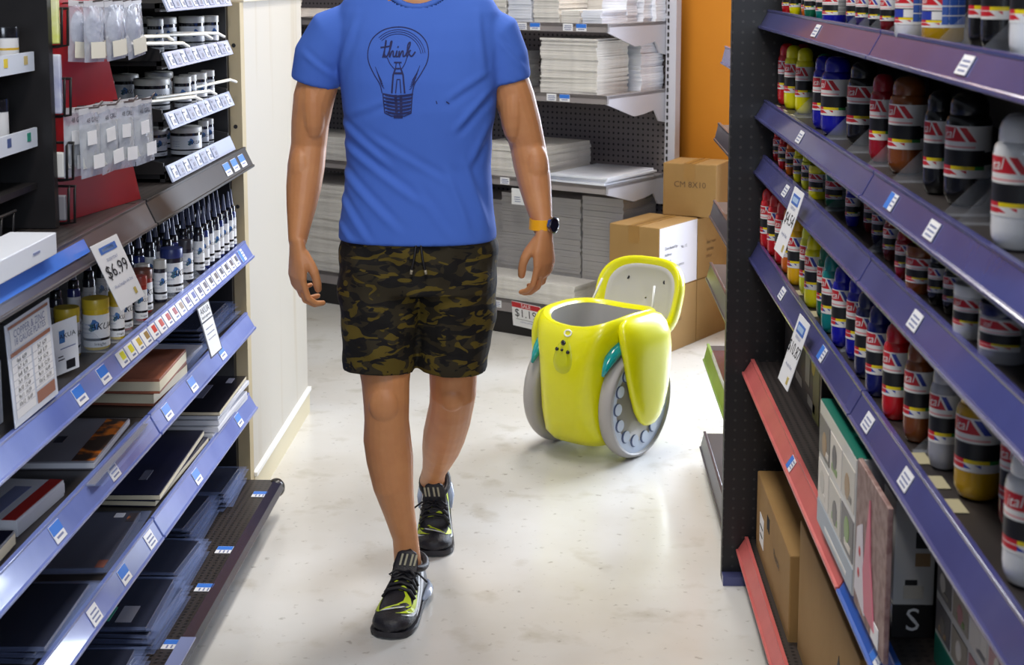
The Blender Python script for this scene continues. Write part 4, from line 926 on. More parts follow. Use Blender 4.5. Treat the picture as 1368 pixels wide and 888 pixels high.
kit('white craft kit box covered in product photos with a teal lid', 2.255, 2.59, .4475, .09, .222, KW, 2, GREYB, TEALB)
# doll box: clear front over a patterned pink panel
t = thing('doll_box', 'craft doll box with a pink and white figure on brick pattern', 'box', (.4465, 2.02, DK + .008))
mb = MB(); mb.box((.004, .11, .115), (.008, .22, .23)); part('box', mb, mat('brick_print', (150, 122, 116), .5, noise=(50, (118, 84, 80), .1)), t, bevel=.0015)
PK = mat('doll_pink', (206, 110, 128), .5); PWH = mat('doll_white', (214, 208, 214), .5)
mb = MB(); mb.prism([(.06, .02), (.17, .02), (.14, .11), (.115, .20), (.10, .11)], 'x', -.0022, -.0004); part('doll_dress', mb, PK, t)
mb = MB(); mb.prism([(.13, .015), (.205, .03), (.195, .13), (.165, .145), (.15, .08)], 'x', -.003, -.0005); part('doll_apron', mb, PWH, t)
for y, z in ((.17, .10), (.175, .065)): mb = MB(); mb.lathe([(.0001, 0), (.008, 0), (.0001, .001)], 10, 0, Matrix.Translation((-.0032, y, z)) @ Matrix.Rotation(R(-90), 4, 'Y')); part('heart', mb, LRED, t)
mb = MB(); mb.box((-.0006, .06, .02), (.001, .05, .03)); part('barcode_label', mb, PAPER_, t)
# tall white and black box with the letter S
t = thing('craft_kit', 'tall white box with a black base and a white letter S', 'box', (.482, 2.13, DK))
mb = MB(); mb.box((.03, .04, .13), (.06, .08, .16)); part('box', mb, KW, t, bevel=.0015)
mb = MB(); mb.box((.03, .04, .025), (.0604, .0804, .05)); part('base_band', mb, KB, t)
mb = MB(); mb.text('S', .05, Matrix.Translation((.03, -.0012, .026)) @ Matrix.Rotation(R(90), 4, 'X')); part('lettering', mb, PAPER_, t)
for x, z, w_, h, m_ in ((.042, .15, .022, .025, KB), (.042, .12, .022, .02, PICS[6]), (.026, .085, .018, .008, KB), (.03, .070, .03, .02, PICS[0])):
    mb = MB(); mb.box((x, -.0006, z), (w_, .001, h)); part('picture', mb, m_, t)
kit('white craft kit box with teal name strip nearest the camera', 1.45, 2.06, .528, .10, .175, KW, 2, TEALB, None)

# cartons on the bottom right deck
DB = .119 - .0085
def carton2(label, x0, y0, w_, d, h, marks):
    t = thing('cardboard_box', label, 'box', (x0, y0, DB))
    mb = MB(); mb.box((w_ / 2, d / 2, h / 2), (w_, d, h)); part('carton', mb, CARD, t, bevel=.003)
    mb = MB(); mb.box((w_ / 2, d / 2, h + .0005), (.0025, d * .99, .001)); part('flap_seam', mb, CTXT, t)
    for kind, y, z in marks:
        mb = MB()
        if kind == 'label': mb.box((-.0006, y, z), (.001, .07, .075)); part('shipping_label', mb, PAPER_, t); mb = MB(); mb.box((-.0014, y, z + .01), (.0008, .05, .004)); part('label_text', mb, INK, t); mb = MB(); mb.box((-.0014, y, z - .012), (.0008, .04, .004)); part('label_text', mb, INK, t)
        elif kind == 'arrows':
            for q in (-.022, .022):
                mb = MB(); mb.box((-.0006, y + q, z), (.001, .007, .075)); mb.prism([(y + q - .015, z + .035), (y + q + .015, z + .035), (y + q, z + .062)], 'x', -.0011, -.0001); part('up_arrow', mb, INK, t)
            mb = MB(); mb.box((-.0006, y, z - .048), (.001, .085, .014)); part('arrow_base', mb, INK, t)
        elif kind == 'print': mb.text('Flexible', .03, Matrix.Translation((-.0008, y, z)) @ Matrix.Rotation(R(-90), 4, 'Z') @ Matrix.Rotation(R(90), 4, 'X') @ Matrix.Rotation(R(0), 4, 'Z')); part('lettering', mb, INK, t)
        elif kind == 'marks':
            for q in range(3): mb = MB(); mb.box((-.0006, y + .016 * q, z), (.001, .008, .035)); part('handling_mark', mb, INK, t)
CTXT = mat('box_print2', (96, 72, 50), .8)
carton2('small cardboard box with a white shipping label on the bottom right deck', .484, 3.125, .13, .565, .20, (('label', .46, .08), ('print', .20, .11), ('marks', .33, .14)))
carton2('tall cardboard box behind the small labelled one on the bottom deck', .625, 3.13, .22, .56, .335, ())
carton2('large cardboard box with two black up arrows on the bottom right deck', .500, 2.44, .34, .66, .292, (('arrows', .16, .15),))
carton2('large plain cardboard box under the blue rail on the bottom deck', .530, 1.75, .30, .66, .27, ())

# goods on the far bay beyond the perforated panel
def pack(name, label, cat, c, d, m, rz=0, extra=None):
    mb = MB(); mb.box((0, 0, d[2] / 2), d); o = single(name, mb, m, label, cat, None, c, (0, 0, rz), bevel=.002); return o
BAGW = mat('bag_white', (222, 222, 226), .35, bump=(40, .4))
def bag(label, c, d):
    mb = MB(); mb.ellipsoid((0, 0, d[2] / 2), (d[0] / 2, d[1] / 2, d[2] / 2)); mb.ellipsoid((0, d[1] * .1, d[2] * .55), (d[0] * .42, d[1] * .5, d[2] * .42)); me = voxel(mb, .006, 'bag', 2); me.materials.append(BAGW)
    return tag(link('plastic_bag', me, None, c), label, 'bag')
FZ = [1.335, 1.095, .850, .650, .385, .095]
pack('paper_pack', 'white paper pack on the third far shelf beyond the black panel', 'pack', (.53, 4.22, FZ[2] + .002), (.10, .5, .11), BAGW)
pack('paper_pack', 'thin striped paper pack on the second far shelf beyond the panel', 'pack', (.545, 4.22, FZ[1] + .002), (.10, .5, .09), KW)
bag('crumpled white plastic bag on the fourth far shelf beyond the panel', (.52, 4.2, FZ[3] + .001), (.12, .42, .14))
bk = thing('book', 'dark glossy book lying on the fifth far shelf beyond the panel', 'book', (.51, 4.32, FZ[4] + .002))
mb = MB(); mb.box((0, 0, .012), (.13, .40, .024)); part('cover', mb, mat('book_cover', (52, 48, 66), .2, noise=(9, (90, 70, 90)), coat=.4), bk, bevel=.001)
mb = MB(); mb.box((-.0655, 0, .012), (.001, .38, .018)); part('page_edge', mb, KW, bk)
pack('paper_pack', 'tall pale pack standing on the fifth far shelf beyond the panel', 'pack', (.60, 4.3, FZ[4] + .001), (.03, .5, .17), KW)
# ------------------------------------------------------------------ printmaking supplies on the left run
DA, DBk, DC, DD, DE = 1.0705, .8025, .5955, .3595, .1105
JW = mat('jar_lid_white', (216, 212, 200), .4); JL = mat('jar_label', (222, 222, 222), .45); JK = mat('jar_ink', (24, 24, 28), .2, coat=.4)
SPL = mat('splash_blue', (60, 110, 170), .5); SPD = mat('splash_teal', (40, 90, 100), .5)
RAILW = mat('white_rail', (190, 200, 226), .3, coat=.3)
def wrap(mb, r, s_, size, a0, z, m, shear=0):
    tv, tf = textgeom(s_, size, shear); mb.add([((r + .0005) * math.cos(p.x / r + a0), (r + .0005) * math.sin(p.x / r + a0), z + p.y) for p in tv], tf, m)
def blob(mb, r, a0, z, s_, m, seed):
    rk = random.Random(seed); n = 14; vs = [((r + .0003) * math.cos(a0), (r + .0003) * math.sin(a0), z)]
    for i in range(n):
        q = s_ * rk.uniform(.55, 1.15); t = 2 * math.pi * i / n; vs.append(((r + .0003) * math.cos(a0 + q * math.cos(t) / r), (r + .0003) * math.sin(a0 + q * math.cos(t) / r), z + q * math.sin(t)))
    mb.add(vs, [(0, 1 + i, 1 + (i + 1) % n) for i in range(n)], m)
def ink_label(r, z0, z1):
    def f():
        mb = MB(); n = 32; vs = []; h = z1 - z0; zs = [0, .20, .28, 1]
        for z in zs:
            for i in range(n): a = 2 * math.pi * i / n; vs.append((r * math.cos(a), r * math.sin(a), z0 + h * z))
        fs = []; ms = []
        for j in range(3):
            for i in range(n): fs.append((j * n + i, j * n + (i + 1) % n, (j + 1) * n + (i + 1) % n, (j + 1) * n + i)); ms.append(1 if j == 1 else 0)
        mb.add(vs, fs, ms); S_ = min(h * .30, r * .85)
        blob(mb, r, .28 - S_ * .5 / r, z0 + h * .70, S_ * .62, 2, 3); blob(mb, r, .28 - S_ * .7 / r, z0 + h * .60, S_ * .4, 3, 5)
        wrap(mb, r, 'AKUA', S_ * .95, .30 + S_ * .3 / r, z0 + h * .64, 1, .3); wrap(mb, r, 'Intaglio', S_ * .42, .35, z0 + h * .10, 1)
        for k in range(3): wrap(mb, r, 'liquid pigment', S_ * .28, -.9, z0 + h * (.45 + .13 * k), 4)
        return mb.mesh('label', [JL, JK, SPL, SPD, TAGTXT], True)
    return cached(('il', r, z0, z1), f)
FL = math.atan2(-.86, .50)          # label fronts: towards the aisle, turned a little to the camera
def ink_jar(label, x, y, z, r, h, group, lid=JW, ink=JK):
    t = thing('ink_jar', label, 'jar', (x, y, z), FL + random.uniform(-.3, .3), group)
    link('body', cached(('ij', r, h, ink.name), lambda: lathe_mesh('body', [(.0001, 0), (.92 * r, 0), (r, .004), (r, .80 * h), (.0001, .80 * h)], ink)), t)
    link('lid', cached(('ijl', r, h, lid.name), lambda: lathe_mesh('lid', [(.0001, .80 * h), (1.02 * r, .80 * h), (1.04 * r, .82 * h), (1.04 * r, .98 * h), (1.0 * r, h), (.0001, h)], lid)), t)
    link('label', ink_label(r * 1.012, .06 * h, .70 * h), t)
# ---- black tiered rack with price rails standing on the top deck
rk_ = thing('tiered_rack', 'black tiered rack with pale price rails standing on the top left shelf', 'rack')
for zl in (1.474, 1.340, 1.198, 1.0735):
    mb = MB(); mb.box((-1.09, 3.80, zl + .012), (.28, .66, .012)); mb.box((-.958, 3.80, zl + .008), (.012, .66, .02)); sf = part('tier', mb, BLACK, rk_)
    mb = MB(); mb.prism([(-.930, zl), (-.934, zl - .002), (-.950, zl + .037), (-.946, zl + .038)], 'y', 3.465, 4.128); part('price_rail', mb, RAILW, sf)
    up = Vector((-.016, 0, .038)).normalized(); nn = Vector((.038, 0, .016)).normalized()
    for q in range(11 if zl > 1.1 else 8):
        y = 3.50 + .058 * q; M = frame(Vector((-.938, y, zl + .019)) + nn * .001, up.cross(nn), up); mb = MB()
        mb.box((0, 0, .0005), (.05 if q % 2 else .03, .028, .001), 0 if q % 2 else 1, M); mb.box((.008, -.005, .0011), (.018, .010, .0008), 2, M); mb.box((-.006, .008, .0011), (.02, .004, .0008), 2, M)
        part('rail_tag', mb, [mat('tag_grey', (150, 156, 176), .5), WHITE, mat('tag_grey2', (120, 124, 140), .5)], sf)
for y, n_ in ((3.462, 0), (4.134, 1)):
    mb = MB()
    for zl in (1.340, 1.198, 1.0735): mb.prism([(-.952, zl + .018), (-.952, zl + .045), (-1.03, zl + .060), (-1.23, zl + .062), (-1.23, zl + .018)], 'y', y - .003, y + .003)
    mb.box((-1.235, y, 1.30), (.012, .012, .46)); o = part('side_plate', mb, BLACK, rk_); o['kind'] = 'stuff'
mb = MB(); mb.box((-1.243, 3.80, 1.31), (.006, .68, .50)); part('back_sheet', mb, BLACK, rk_)
grp = 'ink jars in the tiered rack'; k = 0
for row, z, lst in (('upper', 1.3585, ((-1.215, 3.98, .036), (-1.150, 3.98, .036), (-1.075, 3.93, .038), (-1.02, 4.03, .033), (-.985, 4.095, .022), (-1.12, 3.62, .036), (-1.19, 3.70, .036), (-1.05, 3.78, .02))),
                    ('middle', 1.2165, ((-1.165, 3.88, .036), (-1.050, 3.73, .043), (-.990, 3.80, .022), (-.995, 3.875, .022), (-.988, 3.95, .024), (-.985, 4.05, .018), (-1.15, 3.62, .036), (-1.1, 3.98, .036))),
                    ('lower', 1.092, ((-1.080, 3.80, .044), (-.998, 3.85, .040), (-.988, 4.0, .0135), (-.990, 4.06, .0145), (-1.15, 3.64, .04), (-1.09, 4.0, .04)))):
    for i, (x, y, r_) in enumerate(sorted(lst, key=lambda q: -q[1])):
        h = {'upper': .088, 'middle': .083, 'lower': .074}[row]
        ink_jar('%s white-lidded ink jar on the %s rack tier, %s from the wood panel' % ('slim' if r_ < .025 else 'wide', row, ORD[i]), x, y, z, r_, h, grp)
# white bent plastic spatulas lying over the rails
for i, (a, b, c) in enumerate((((-.99, 3.15, 1.425), (-.955, 3.53, 1.414), (-.948, 3.56, 1.402)), ((-.97, 3.25, 1.408), (-.945, 3.64, 1.392), (-.938, 3.67, 1.382)), ((-1.0, 3.62, 1.412), (-.948, 3.87, 1.405), (-.935, 3.90, 1.392)), ((-1.0, 3.75, 1.412), (-.94, 3.99, 1.402), (-.93, 4.02, 1.392)), ((-1.0, 3.45, 1.262), (-.945, 3.74, 1.252), (-.935, 3.77, 1.242)), ((-1.0, 3.58, 1.262), (-.94, 3.88, 1.256), (-.93, 3.91, 1.245)), ((-1.0, 3.8, 1.262), (-.935, 4.10, 1.27), (-.925, 4.13, 1.262)))):
    mb = MB(); mb.tube([a, b, c], [.0042, .0045, .004], 8, dome=1); single('plastic_spatula', mb, mat('spatula_white', (226, 222, 208), .4), '%s bent white plastic handle among the rack jars, counted from upper left' % ORD[i], 'utensil', 'white bent handles in the rack', smooth='all')

# ---- red board with hanging bags
RED = mat('red_board', (176, 20, 32), .5, noise=(8, (160, 16, 28)))
e = Vector((.206, .979, 0)).normalized(); nB = Vector((.979, -.206, 0)).normalized(); p0 = Vector((-1.007, 2.882, DA))
BDM = frame(p0, e, (0, 0, 1))      # local x along the board, y up, z = out of its face
if (BDM.to_3x3() @ Vector((0, 0, 1))).dot(nB) < 0: OUT = -1
else: OUT = 1
rb_ = thing('display_board', 'red display board with wire prongs standing on the top left shelf', 'display board')
mb = MB(); mb.prism([(0, 0.0005), (.34, 0.0005), (.165, .46), (.0, .46)], 'z', -.006 * OUT, 0, 0, BDM); part('board', mb, RED, rb_)
HOOKS = [(u, .432) for u in (.05, .128, .206)] + [(u, .225) for u in (.02, .09, .16, .235)]
for u, v in HOOKS:
    mb = MB(); mb.tube([(u, v, 0), (u, v + .002, .05 * OUT), (u + .002, v + .006, .085 * OUT), (u + .003, v + .018, .094 * OUT)], .002, 7, 0, BDM); part('prong', mb, mat('wire_steel', (120, 110, 108), .3, metal=.6), rb_, smooth='all')
for u, v, z in ((.05, .10, 0), (.14, .11, 0), (.24, .12, 0)):
    mb = MB(); mb.box((u, v, .001 * OUT), (.012, .02, .001), 0, BDM); part('torn_label', mb, PAPER_ if 'PAPER_' in globals() else WHITE, rb_)
BAGC = mat('bag_clear', (206, 212, 226), .12, alpha=.42, spec=.8, bump=(26, .9)); CREAM = mat('card_cream', (226, 222, 206), .5); GRAIN = mat('bag_contents', (168, 172, 190), .35, bump=(30, .8), noise=(40, (206, 210, 222)))
def hangbag(label, u, v, out, w_, h, kind, tilt):
    t = thing('plastic_bag', label, 'bag', None or (0, 0, 0), group='bags hanging on the red board')
    M = BDM @ Matrix.Translation((u, v, out * OUT)) @ Matrix.Rotation(R(tilt), 4, 'Z')
    mb = MB(); n = 6; fr = []; bk_ = []
    for j in range(n + 1):
        for i in range(n + 1):
            x = -w_ / 2 + w_ * i / n; y = -h * j / n; bul = math.sin(math.pi * i / n) * math.sin(math.pi * min(1, j / n * 1.05)) * .009
            fr.append((x, y, bul * OUT)); bk_.append((x, y, -bul * .5 * OUT))
    fs = [(j * (n + 1) + i, j * (n + 1) + i + 1, (j + 1) * (n + 1) + i + 1, (j + 1) * (n + 1) + i) for j in range(n) for i in range(n)]
    mb.add(fr, fs, 0, M); mb.add(bk_, [f[::-1] for f in fs], 0, M); part('sleeve', mb, BAGC, t, smooth='all')
    mb = MB(); mb.box((0, -.004, .001 * OUT), (w_, .012, .0012), 0, M); part('seal_strip', mb, mat('seal_white', (222, 222, 226), .3, alpha=.7), t)
    if kind == 'top':
        mb = MB(); mb.ellipsoid((0, -h * .45, 0), (w_ * .40, h * .30, .006), 0, M); part('contents', mb, GRAIN, t, smooth='all')
        mb = MB(); mb.box((w_ * .04, -h * .80, .0075 * OUT), (w_ * .72, h * .27, .001), 0, M); part('price_card', mb, CREAM, t)
    else:
        mb = MB(); mb.box((0, -h * .55, 0), (w_ * .80, h * .62, .004), 0, M); part('contents', mb, mat('bag_insert', (196, 198, 196), .5), t)
        for q, (a, b, s_) in enumerate(((-.12, -.42, .42), (.16, -.78, .5))):
            mb = MB(); mb.box((w_ * a, h * b, .0095 * OUT), (w_ * s_, h * .20, .001), 0, M); part('price_card', mb, WHITE, t)
        mb = MB(); mb.text('48 GRL', .014, M @ Matrix.Translation((0, -h * .17, .006 * OUT)) @ (Matrix.Rotation(R(180), 4, 'Y') if OUT < 0 else Matrix.Identity(4))); part('handwriting', mb, INK, t)
for i, (u, v) in enumerate(HOOKS):
    for q in range(2):
        top = i < 3; tl = (i * 37 % 5 - 2) * 2.2 + q * 3
        hangbag('clear bag on the %s prong of the %s row of the red board, %s' % (ORD[i if top else i - 3], 'upper' if top else 'lower', 'front one' if q else 'rear one'), u + .004 * q, v + .003, .034 + .030 * q, .075 if top else .082, .118 if top else .135, 'top' if top else 'low', tl)
# ---- black wire rack at the left of the board
wr = thing('wire_rack', 'black wire rack holding packets between black stand and red board', 'rack')
for z in (1.42, 1.285, 1.16, DA + .004):
    for dx in (0, .012):
        mb = MB(); mb.tube([(-1.06 + dx, 2.862, z), (-1.0 + dx, 2.862, z), (-.975 + dx, 2.852, z + .004), (-.972 + dx, 2.850, z + .07), (-.974 + dx, 2.862, z + .074), (-1.06 + dx, 2.872, z + .074)], .0028, 7); part('wire_bracket', mb, BLACK, wr, smooth='all')
mb = MB(); mb.tube([(-1.045, 2.866, DA + .003), (-1.045, 2.866, 1.6)], .004, 8); part('post', mb, BLACK, wr, smooth='all')
for lab, z, m_, h in (('yellow topped packet in the uppermost loop of the wire rack', 1.426, mat('packet_yellow', (206, 214, 60), .4, noise=(20, (236, 236, 200))), .09), ('blue and white packet in the second loop of the wire rack', 1.291, mat('packet_blue', (96, 104, 170), .3, noise=(14, (220, 222, 230))), .115), ('white packet in the third loop of the wire rack', 1.166, mat('packet_white', (214, 212, 208), .4), .05), ('grey packet in the lowest loop of the wire rack', DA + .011, mat('packet_grey', (120, 118, 124), .4), .05)):
    mb = MB(); mb.box((-1.005, 2.858, z + h / 2), (.05, .012, h)); single('packet', mb, m_, lab, 'packet', bevel=.003)
# ---- black countertop stand at the far left
st = thing('display_stand', 'black display stand with white shelf edges at the far left', 'stand')
mb = MB(); mb.box((-1.255, 2.48, 1.40), (.02, .72, .656)); part('back_panel', mb, BLACK, st)
mb = MB(); mb.box((-1.12, 2.832, 1.40), (.26, .022, .656)); part('side_panel', mb, BLACK, st)
for z in (1.396, 1.252):
    mb = MB(); mb.box((-1.13, 2.46, z - .012), (.22, .70, .012)); s_ = part('tier', mb, BLACK, st)
    mb = MB(); mb.box((-1.016, 2.455, z), (.006, .70, .036)); f_ = part('shelf_edge', mb, mat('edge_white', (206, 214, 228), .35), s_)
    for y, c_ in ((2.76, (180, 160, 100) if z > 1.3 else (30, 130, 110)), (2.66, (214, 190, 30) if z > 1.3 else (60, 80, 130))):
        mb = MB(); mb.box((-1.0126, y, z + .004), (.001, .018, .016)); part('colour_chip', mb, mat('chip_%d_%d' % (z * 1000, y * 100), c_, .5), s_)
mb = MB(); mb.box((-1.13, 2.46, DA + .086), (.22, .70, .012)); part('tier', mb, BLACK, st)
MJ = mat('medium_white', (220, 220, 222), .35)
for i, (x, y, z, r_, h) in enumerate(((-1.055, 2.765, 1.3905, .027, .072), (-1.065, 2.69, 1.3905, .027, .072), (-1.058, 2.72, 1.2465, .022, .085))):
    t = thing('medium_jar', ('white jar with black lid and ringed emblem on the stand', 'white jar with black lid beside the ringed one on the stand', 'slim white bottle with dark cap low in the black stand')[i], 'jar', (x, y, z), FL)
    mb = MB(); mb.lathe([(.0001, 0), (r_ * .94, 0), (r_, .004), (r_, h * .72), (.0001, h * .72)], 24); part('body', mb, MJ, t, smooth=True)
    mb = MB(); mb.lathe([(.0001, h * .72), (r_ * 1.03, h * .72), (r_ * 1.03, h * .95), (r_, h), (.0001, h)], 24); part('lid', mb, JK, t, smooth=True)
    if i == 0: 
        mb = MB(); mb.lathe([(r_ * 1.005, h * .40), (r_ * 1.005, h * .46)], 24); part('gold_band', mb, mat('band_gold', (200, 160, 40), .4), t)
mb = MB(); mb.box((-1.075, 2.812 - .008, 1.409), (.05, .03, .037)); single('small_carton', mb, MJ, 'small white carton beside the jars on the black stand', 'carton', bevel=.002)
wb = thing('white_box', 'slim white box lying on the front edge of the top left shelf', 'box', (-.965, 2.12, DA + .009))
mb = MB(); mb.box((.04, .20, .019), (.082, .40, .038)); part('carton', mb, mat('glossy_white', (222, 226, 236), .3), wb, bevel=.002)
mb = MB(); mb.box((.0815, .30, .02), (.001, .03, .004)); part('print_line', mb, TAGTXT, wb)
wire = thing('wire_basket', 'black wire basket with white packets at the foot of the stand', 'basket', (-1.10, 2.45, DA))
for q in range(5): mb = MB(); mb.tube([(.0, .06 * q, .002), (.075, .06 * q, .002), (.078, .06 * q, .055)], .0025, 6); part('wire', mb, BLACK, wire, smooth='all')
mb = MB(); mb.tube([(.078, -.01, .055), (.078, .25, .055)], .003, 6); part('rim_wire', mb, BLACK, wire, smooth='all')
mb = MB(); mb.box((-1.07, 2.56, DA + .028), (.06, .20, .045)); single('packet', mb, MJ, 'white packet lying in the black wire basket', 'packet', bevel=.002)

# ---- ink shelf: nozzle bottles and jars
NZ = mat('nozzle_grey', (70, 76, 104), .3); NCL = mat('bottle_clear', (210, 214, 224), .2); 
def nozzle_bottle(label, x, y, group, ink, sc=1.0, z=DBk):
    t = thing('ink_bottle', label, 'bottle', (x, y, z), FL + random.uniform(-.3, .3), group); r_ = .0135 * sc; h = .165 * sc
    link('body', cached(('nb', sc, ink.name), lambda: lathe_mesh('body', [(.0001, 0), (.9 * r_, 0), (r_, .003), (r_, .60 * h), (.86 * r_, .625 * h), (.0001, .63 * h)], ink)), t)
    link('collar', cached(('nc', sc), lambda: lathe_mesh('collar', [(.0001, .625 * h), (.84 * r_, .625 * h), (.84 * r_, .715 * h), (.6 * r_, .735 * h), (.0001, .735 * h)], JK)), t)
    link('nozzle', cached(('nn', sc), lambda: lathe_mesh('nozzle', [(.0001, .73 * h), (.52 * r_, .73 * h), (.34 * r_, .86 * h), (.17 * r_, .985 * h), (.1 * r_, h), (.0001, h)], NZ)), t)
    link('label', ink_label(r_ * 1.02, .07 * h, .52 * h), t)
INKC = {n: mat('ink_' + n, c, .25, coat=.3) for n, c in (('dark', (40, 40, 52)), ('blue', (40, 50, 110)), ('red', (150, 50, 44)), ('brown', (110, 64, 44)), ('yellow', (206, 176, 40)), ('green', (40, 84, 70)))}
g_ = 'nozzle bottles on the ink shelf'
rows = [(-.938, [4.085, 4.04, 3.985, 3.935, 3.88, 3.83, 3.775, 3.715]), (-.972, [4.07, 4.02, 3.965, 3.91, 3.855, 3.80, 3.745, 3.69, 3.60, 3.54]), (-1.006, [4.05, 3.99, 3.93, 3.87, 3.81, 3.75, 3.69, 3.63, 3.57, 3.50, 3.42, 3.34]), (-1.040, [3.95, 3.85, 3.75, 3.65, 3.55, 3.45, 3.35, 3.25, 3.15, 3.05, 2.95])]
for j, (x, ys) in enumerate(rows):
    for i, y in enumerate(ys):
        nozzle_bottle('ink bottle with cone nozzle, %s from the wood panel in the %s row back' % (ORD[i], ORD[j]), x + random.uniform(-.003, .003), y, g_, INKC['dark' if (i + j) % 3 else 'blue'])
CAPC = {n: mat('cap_' + n, c, .35) for n, c in (('blue', (40, 52, 110)), ('brown', (112, 66, 52)), ('clear', (190, 186, 176)), ('yellow', (196, 170, 50)), ('dark', (60, 58, 64)), ('red', (150, 60, 50)))}
for i, (lab, x, y, r_, h, ink, cap) in enumerate((('slim white labelled ink jar next to the nozzle bottles', -.948, 3.625, .0165, .104, 'dark', 'dark'), ('ink jar with a broad dark blue cap on the ink shelf', -.946, 3.482, .026, .110, 'dark', 'blue'), ('small ink jar right of the brown capped one', -.950, 3.395, .0145, .098, 'dark', 'clear'), ('small ink jar touching the brown capped one', -.975, 3.345, .0145, .098, 'brown', 'clear'), ('ink jar with a brown cap behind the $6.99 sign', -.962, 3.285, .0235, .098, 'red', 'brown'), ('slim red ink jar below the $6.99 sign', -.940, 3.20, .014, .10, 'red', 'red'), ('red ink jar with pale cap below the $6.99 sign', -.957, 3.115, .022, .10, 'red', 'clear'), ('slim yellow ink jar beside the gold one', -.944, 3.035, .0155, .10, 'yellow', 'yellow'), ('wide gold ink jar under the corner of the $6.99 sign', -.962, 2.955, .0265, .104, 'yellow', 'yellow'), ('yellow ink jar behind the standing ink card', -.998, 2.885, .0245, .100, 'yellow', 'yellow'))):
    ink_jar(lab, x, y, DBk, r_, h, 'ink jars on the ink shelf', CAPC[cap], INKC[ink])
for i, y in enumerate((4.11, 4.00, 3.89, 3.735, 3.66, 3.55, 3.43, 3.16, 3.075, 2.995, 2.915)):
    mb = MB(); mb.prism([(-.918, DBk), (-1.03, DBk), (-1.03, DBk + .09), (-1.00, DBk + .09), (-.920, DBk + .005)], 'y', y - .0007, y + .0007); mb.box((-.97, y, DBk + .001), (.10, .010, .0016))
    single('lane_divider', mb, CLEAR, 'clear divider on the ink shelf, %s from the wood panel' % ORD[i], 'divider', 'clear dividers between the inks')
# ---- signs of the left run
def lsign(name, label, P, parts_):
    """P: top left, top right, bottom right, bottom left in the place; parts_ in unit coordinates (u right, v down)"""
    a, b, c, d = [Vector(p) for p in P]; c = b + d - a; n = (b - a).cross(d - a).normalized(); n = n if n.dot(Vector((0, 0, 1.56)) - a) > 0 else -n
    t = thing(name, label, 'sign')
    def pt(u, v, o): return a.lerp(b, u).lerp(d.lerp(c, u), v) + n * o
    mb = MB(); q = [pt(0, 0, 0), pt(1, 0, 0), pt(1, 1, 0), pt(0, 1, 0)]; mb.add(q + [p - n * .0012 for p in q], [(0, 1, 2, 3), (7, 6, 5, 4), (0, 4, 5, 1), (1, 5, 6, 2), (2, 6, 7, 3), (3, 7, 4, 0)]); part('card', mb, parts_[0], t)
    for it in parts_[1:]:
        mb = MB()
        if it[0] == 'rect': _, nm, u0, v0, u1, v1, m_ = it; mb.add([pt(u0, v0, .0006), pt(u1, v0, .0006), pt(u1, v1, .0006), pt(u0, v1, .0006)], [(0, 1, 2, 3)]); part(nm, mb, m_, t)
        else:
            _, nm, s_, uc, vc, hgt, m_ = it; tv, tf = textgeom(s_); W = (b - a).length; H = (d - a).length
            mb.add([pt(uc + p.x * hgt / W, vc - p.y * hgt / H, .0010) for p in tv], tf); part(nm, mb, m_, t)
    return t
lsign('price_sign', 'white $6.99 price sign hanging from the top left shelf edge', [(-.878, 2.68, 1.062), (-.872, 2.822, 1.062), (-.855, 2.985, .915), (-.862, 2.800, .915)],
      [WHITE, ('rect', 'header', .2, .07, .82, .17, BLUEINK), ('rect', 'header_text', .28, .095, .74, .145, mat('pale_blue', (170, 196, 228), .5)), ('text', 'small_print', 'EVERYDAY', .5, .27, .012, TAGTXT), ('text', 'price_lettering', '$6.99', .5, .44, .052, INK), ('text', 'product_line', 'Akua Intaglio Ink 2oz', .5, .66, .012, TAGTXT), ('rect', 'colour_mark', .72, .80, .82, .90, mat('mark_ochre', (190, 170, 90), .5))])
COP = mat('copper_print', (150, 92, 66), .5)
items = [mat('card_pale', (206, 212, 226), .35), ('rect', 'frame_top', .05, .03, .95, .06, COP), ('rect', 'title_panel', .08, .07, .92, .27, WHITE), ('text', 'title_line', 'COPPER & ZINC', .5, .13, .019, TAGTXT), ('text', 'title_line', '18 GAUGE PLATES', .5, .21, .017, TAGTXT), ('rect', 'copper_rule', .05, .29, .95, .33, COP), ('rect', 'column', .06, .35, .48, .93, WHITE), ('rect', 'column', .52, .35, .94, .80, WHITE), ('rect', 'copper_block', .52, .82, .94, .94, COP)]
for q in range(7): items += [('rect', 'table_line', .06, .42 + .07 * q, .48, .424 + .07 * q, TAGTXT), ('text', 'table_text', '%dx%d  %d.%d9' % (4 + q, 6 + q, 4 + 2 * q, q), .27, .39 + .07 * q, .011, INK)]
for q in range(6): items += [('rect', 'table_line', .52, .42 + .07 * q, .94, .424 + .07 * q, TAGTXT), ('text', 'table_text', '%dx%d  %d.%d9' % (5 + q, 7 + q, 6 + 2 * q, q), .73, .39 + .07 * q, .011, INK)]
lsign('plate_sign', 'copper and zinc plate price chart in a holder on the ink shelf', [(-.918, 2.355, .990), (-.912, 2.548, .996), (-.914, 2.56, .808), (-.914, 2.372, .812)], items)
lsign('ink_card', 'small white AKUA card standing beside the plate price chart', [(-.972, 2.72, .905), (-.936, 2.76, .915), (-.934, 2.76, .806), (-.970, 2.72, .804)],
      [WHITE, ('rect', 'splash', .28, .18, .5, .42, SPL), ('text', 'brand', 'AKUA', .60, .30, .013, INK), ('rect', 'text_line', .3, .52, .9, .54, TAGTXT), ('rect', 'text_line', .2, .66, .4, .68, INK), ('rect', 'text_line', .2, .72, .45, .74, INK), ('rect', 'picture', .5, .78, .85, .95, INK)])
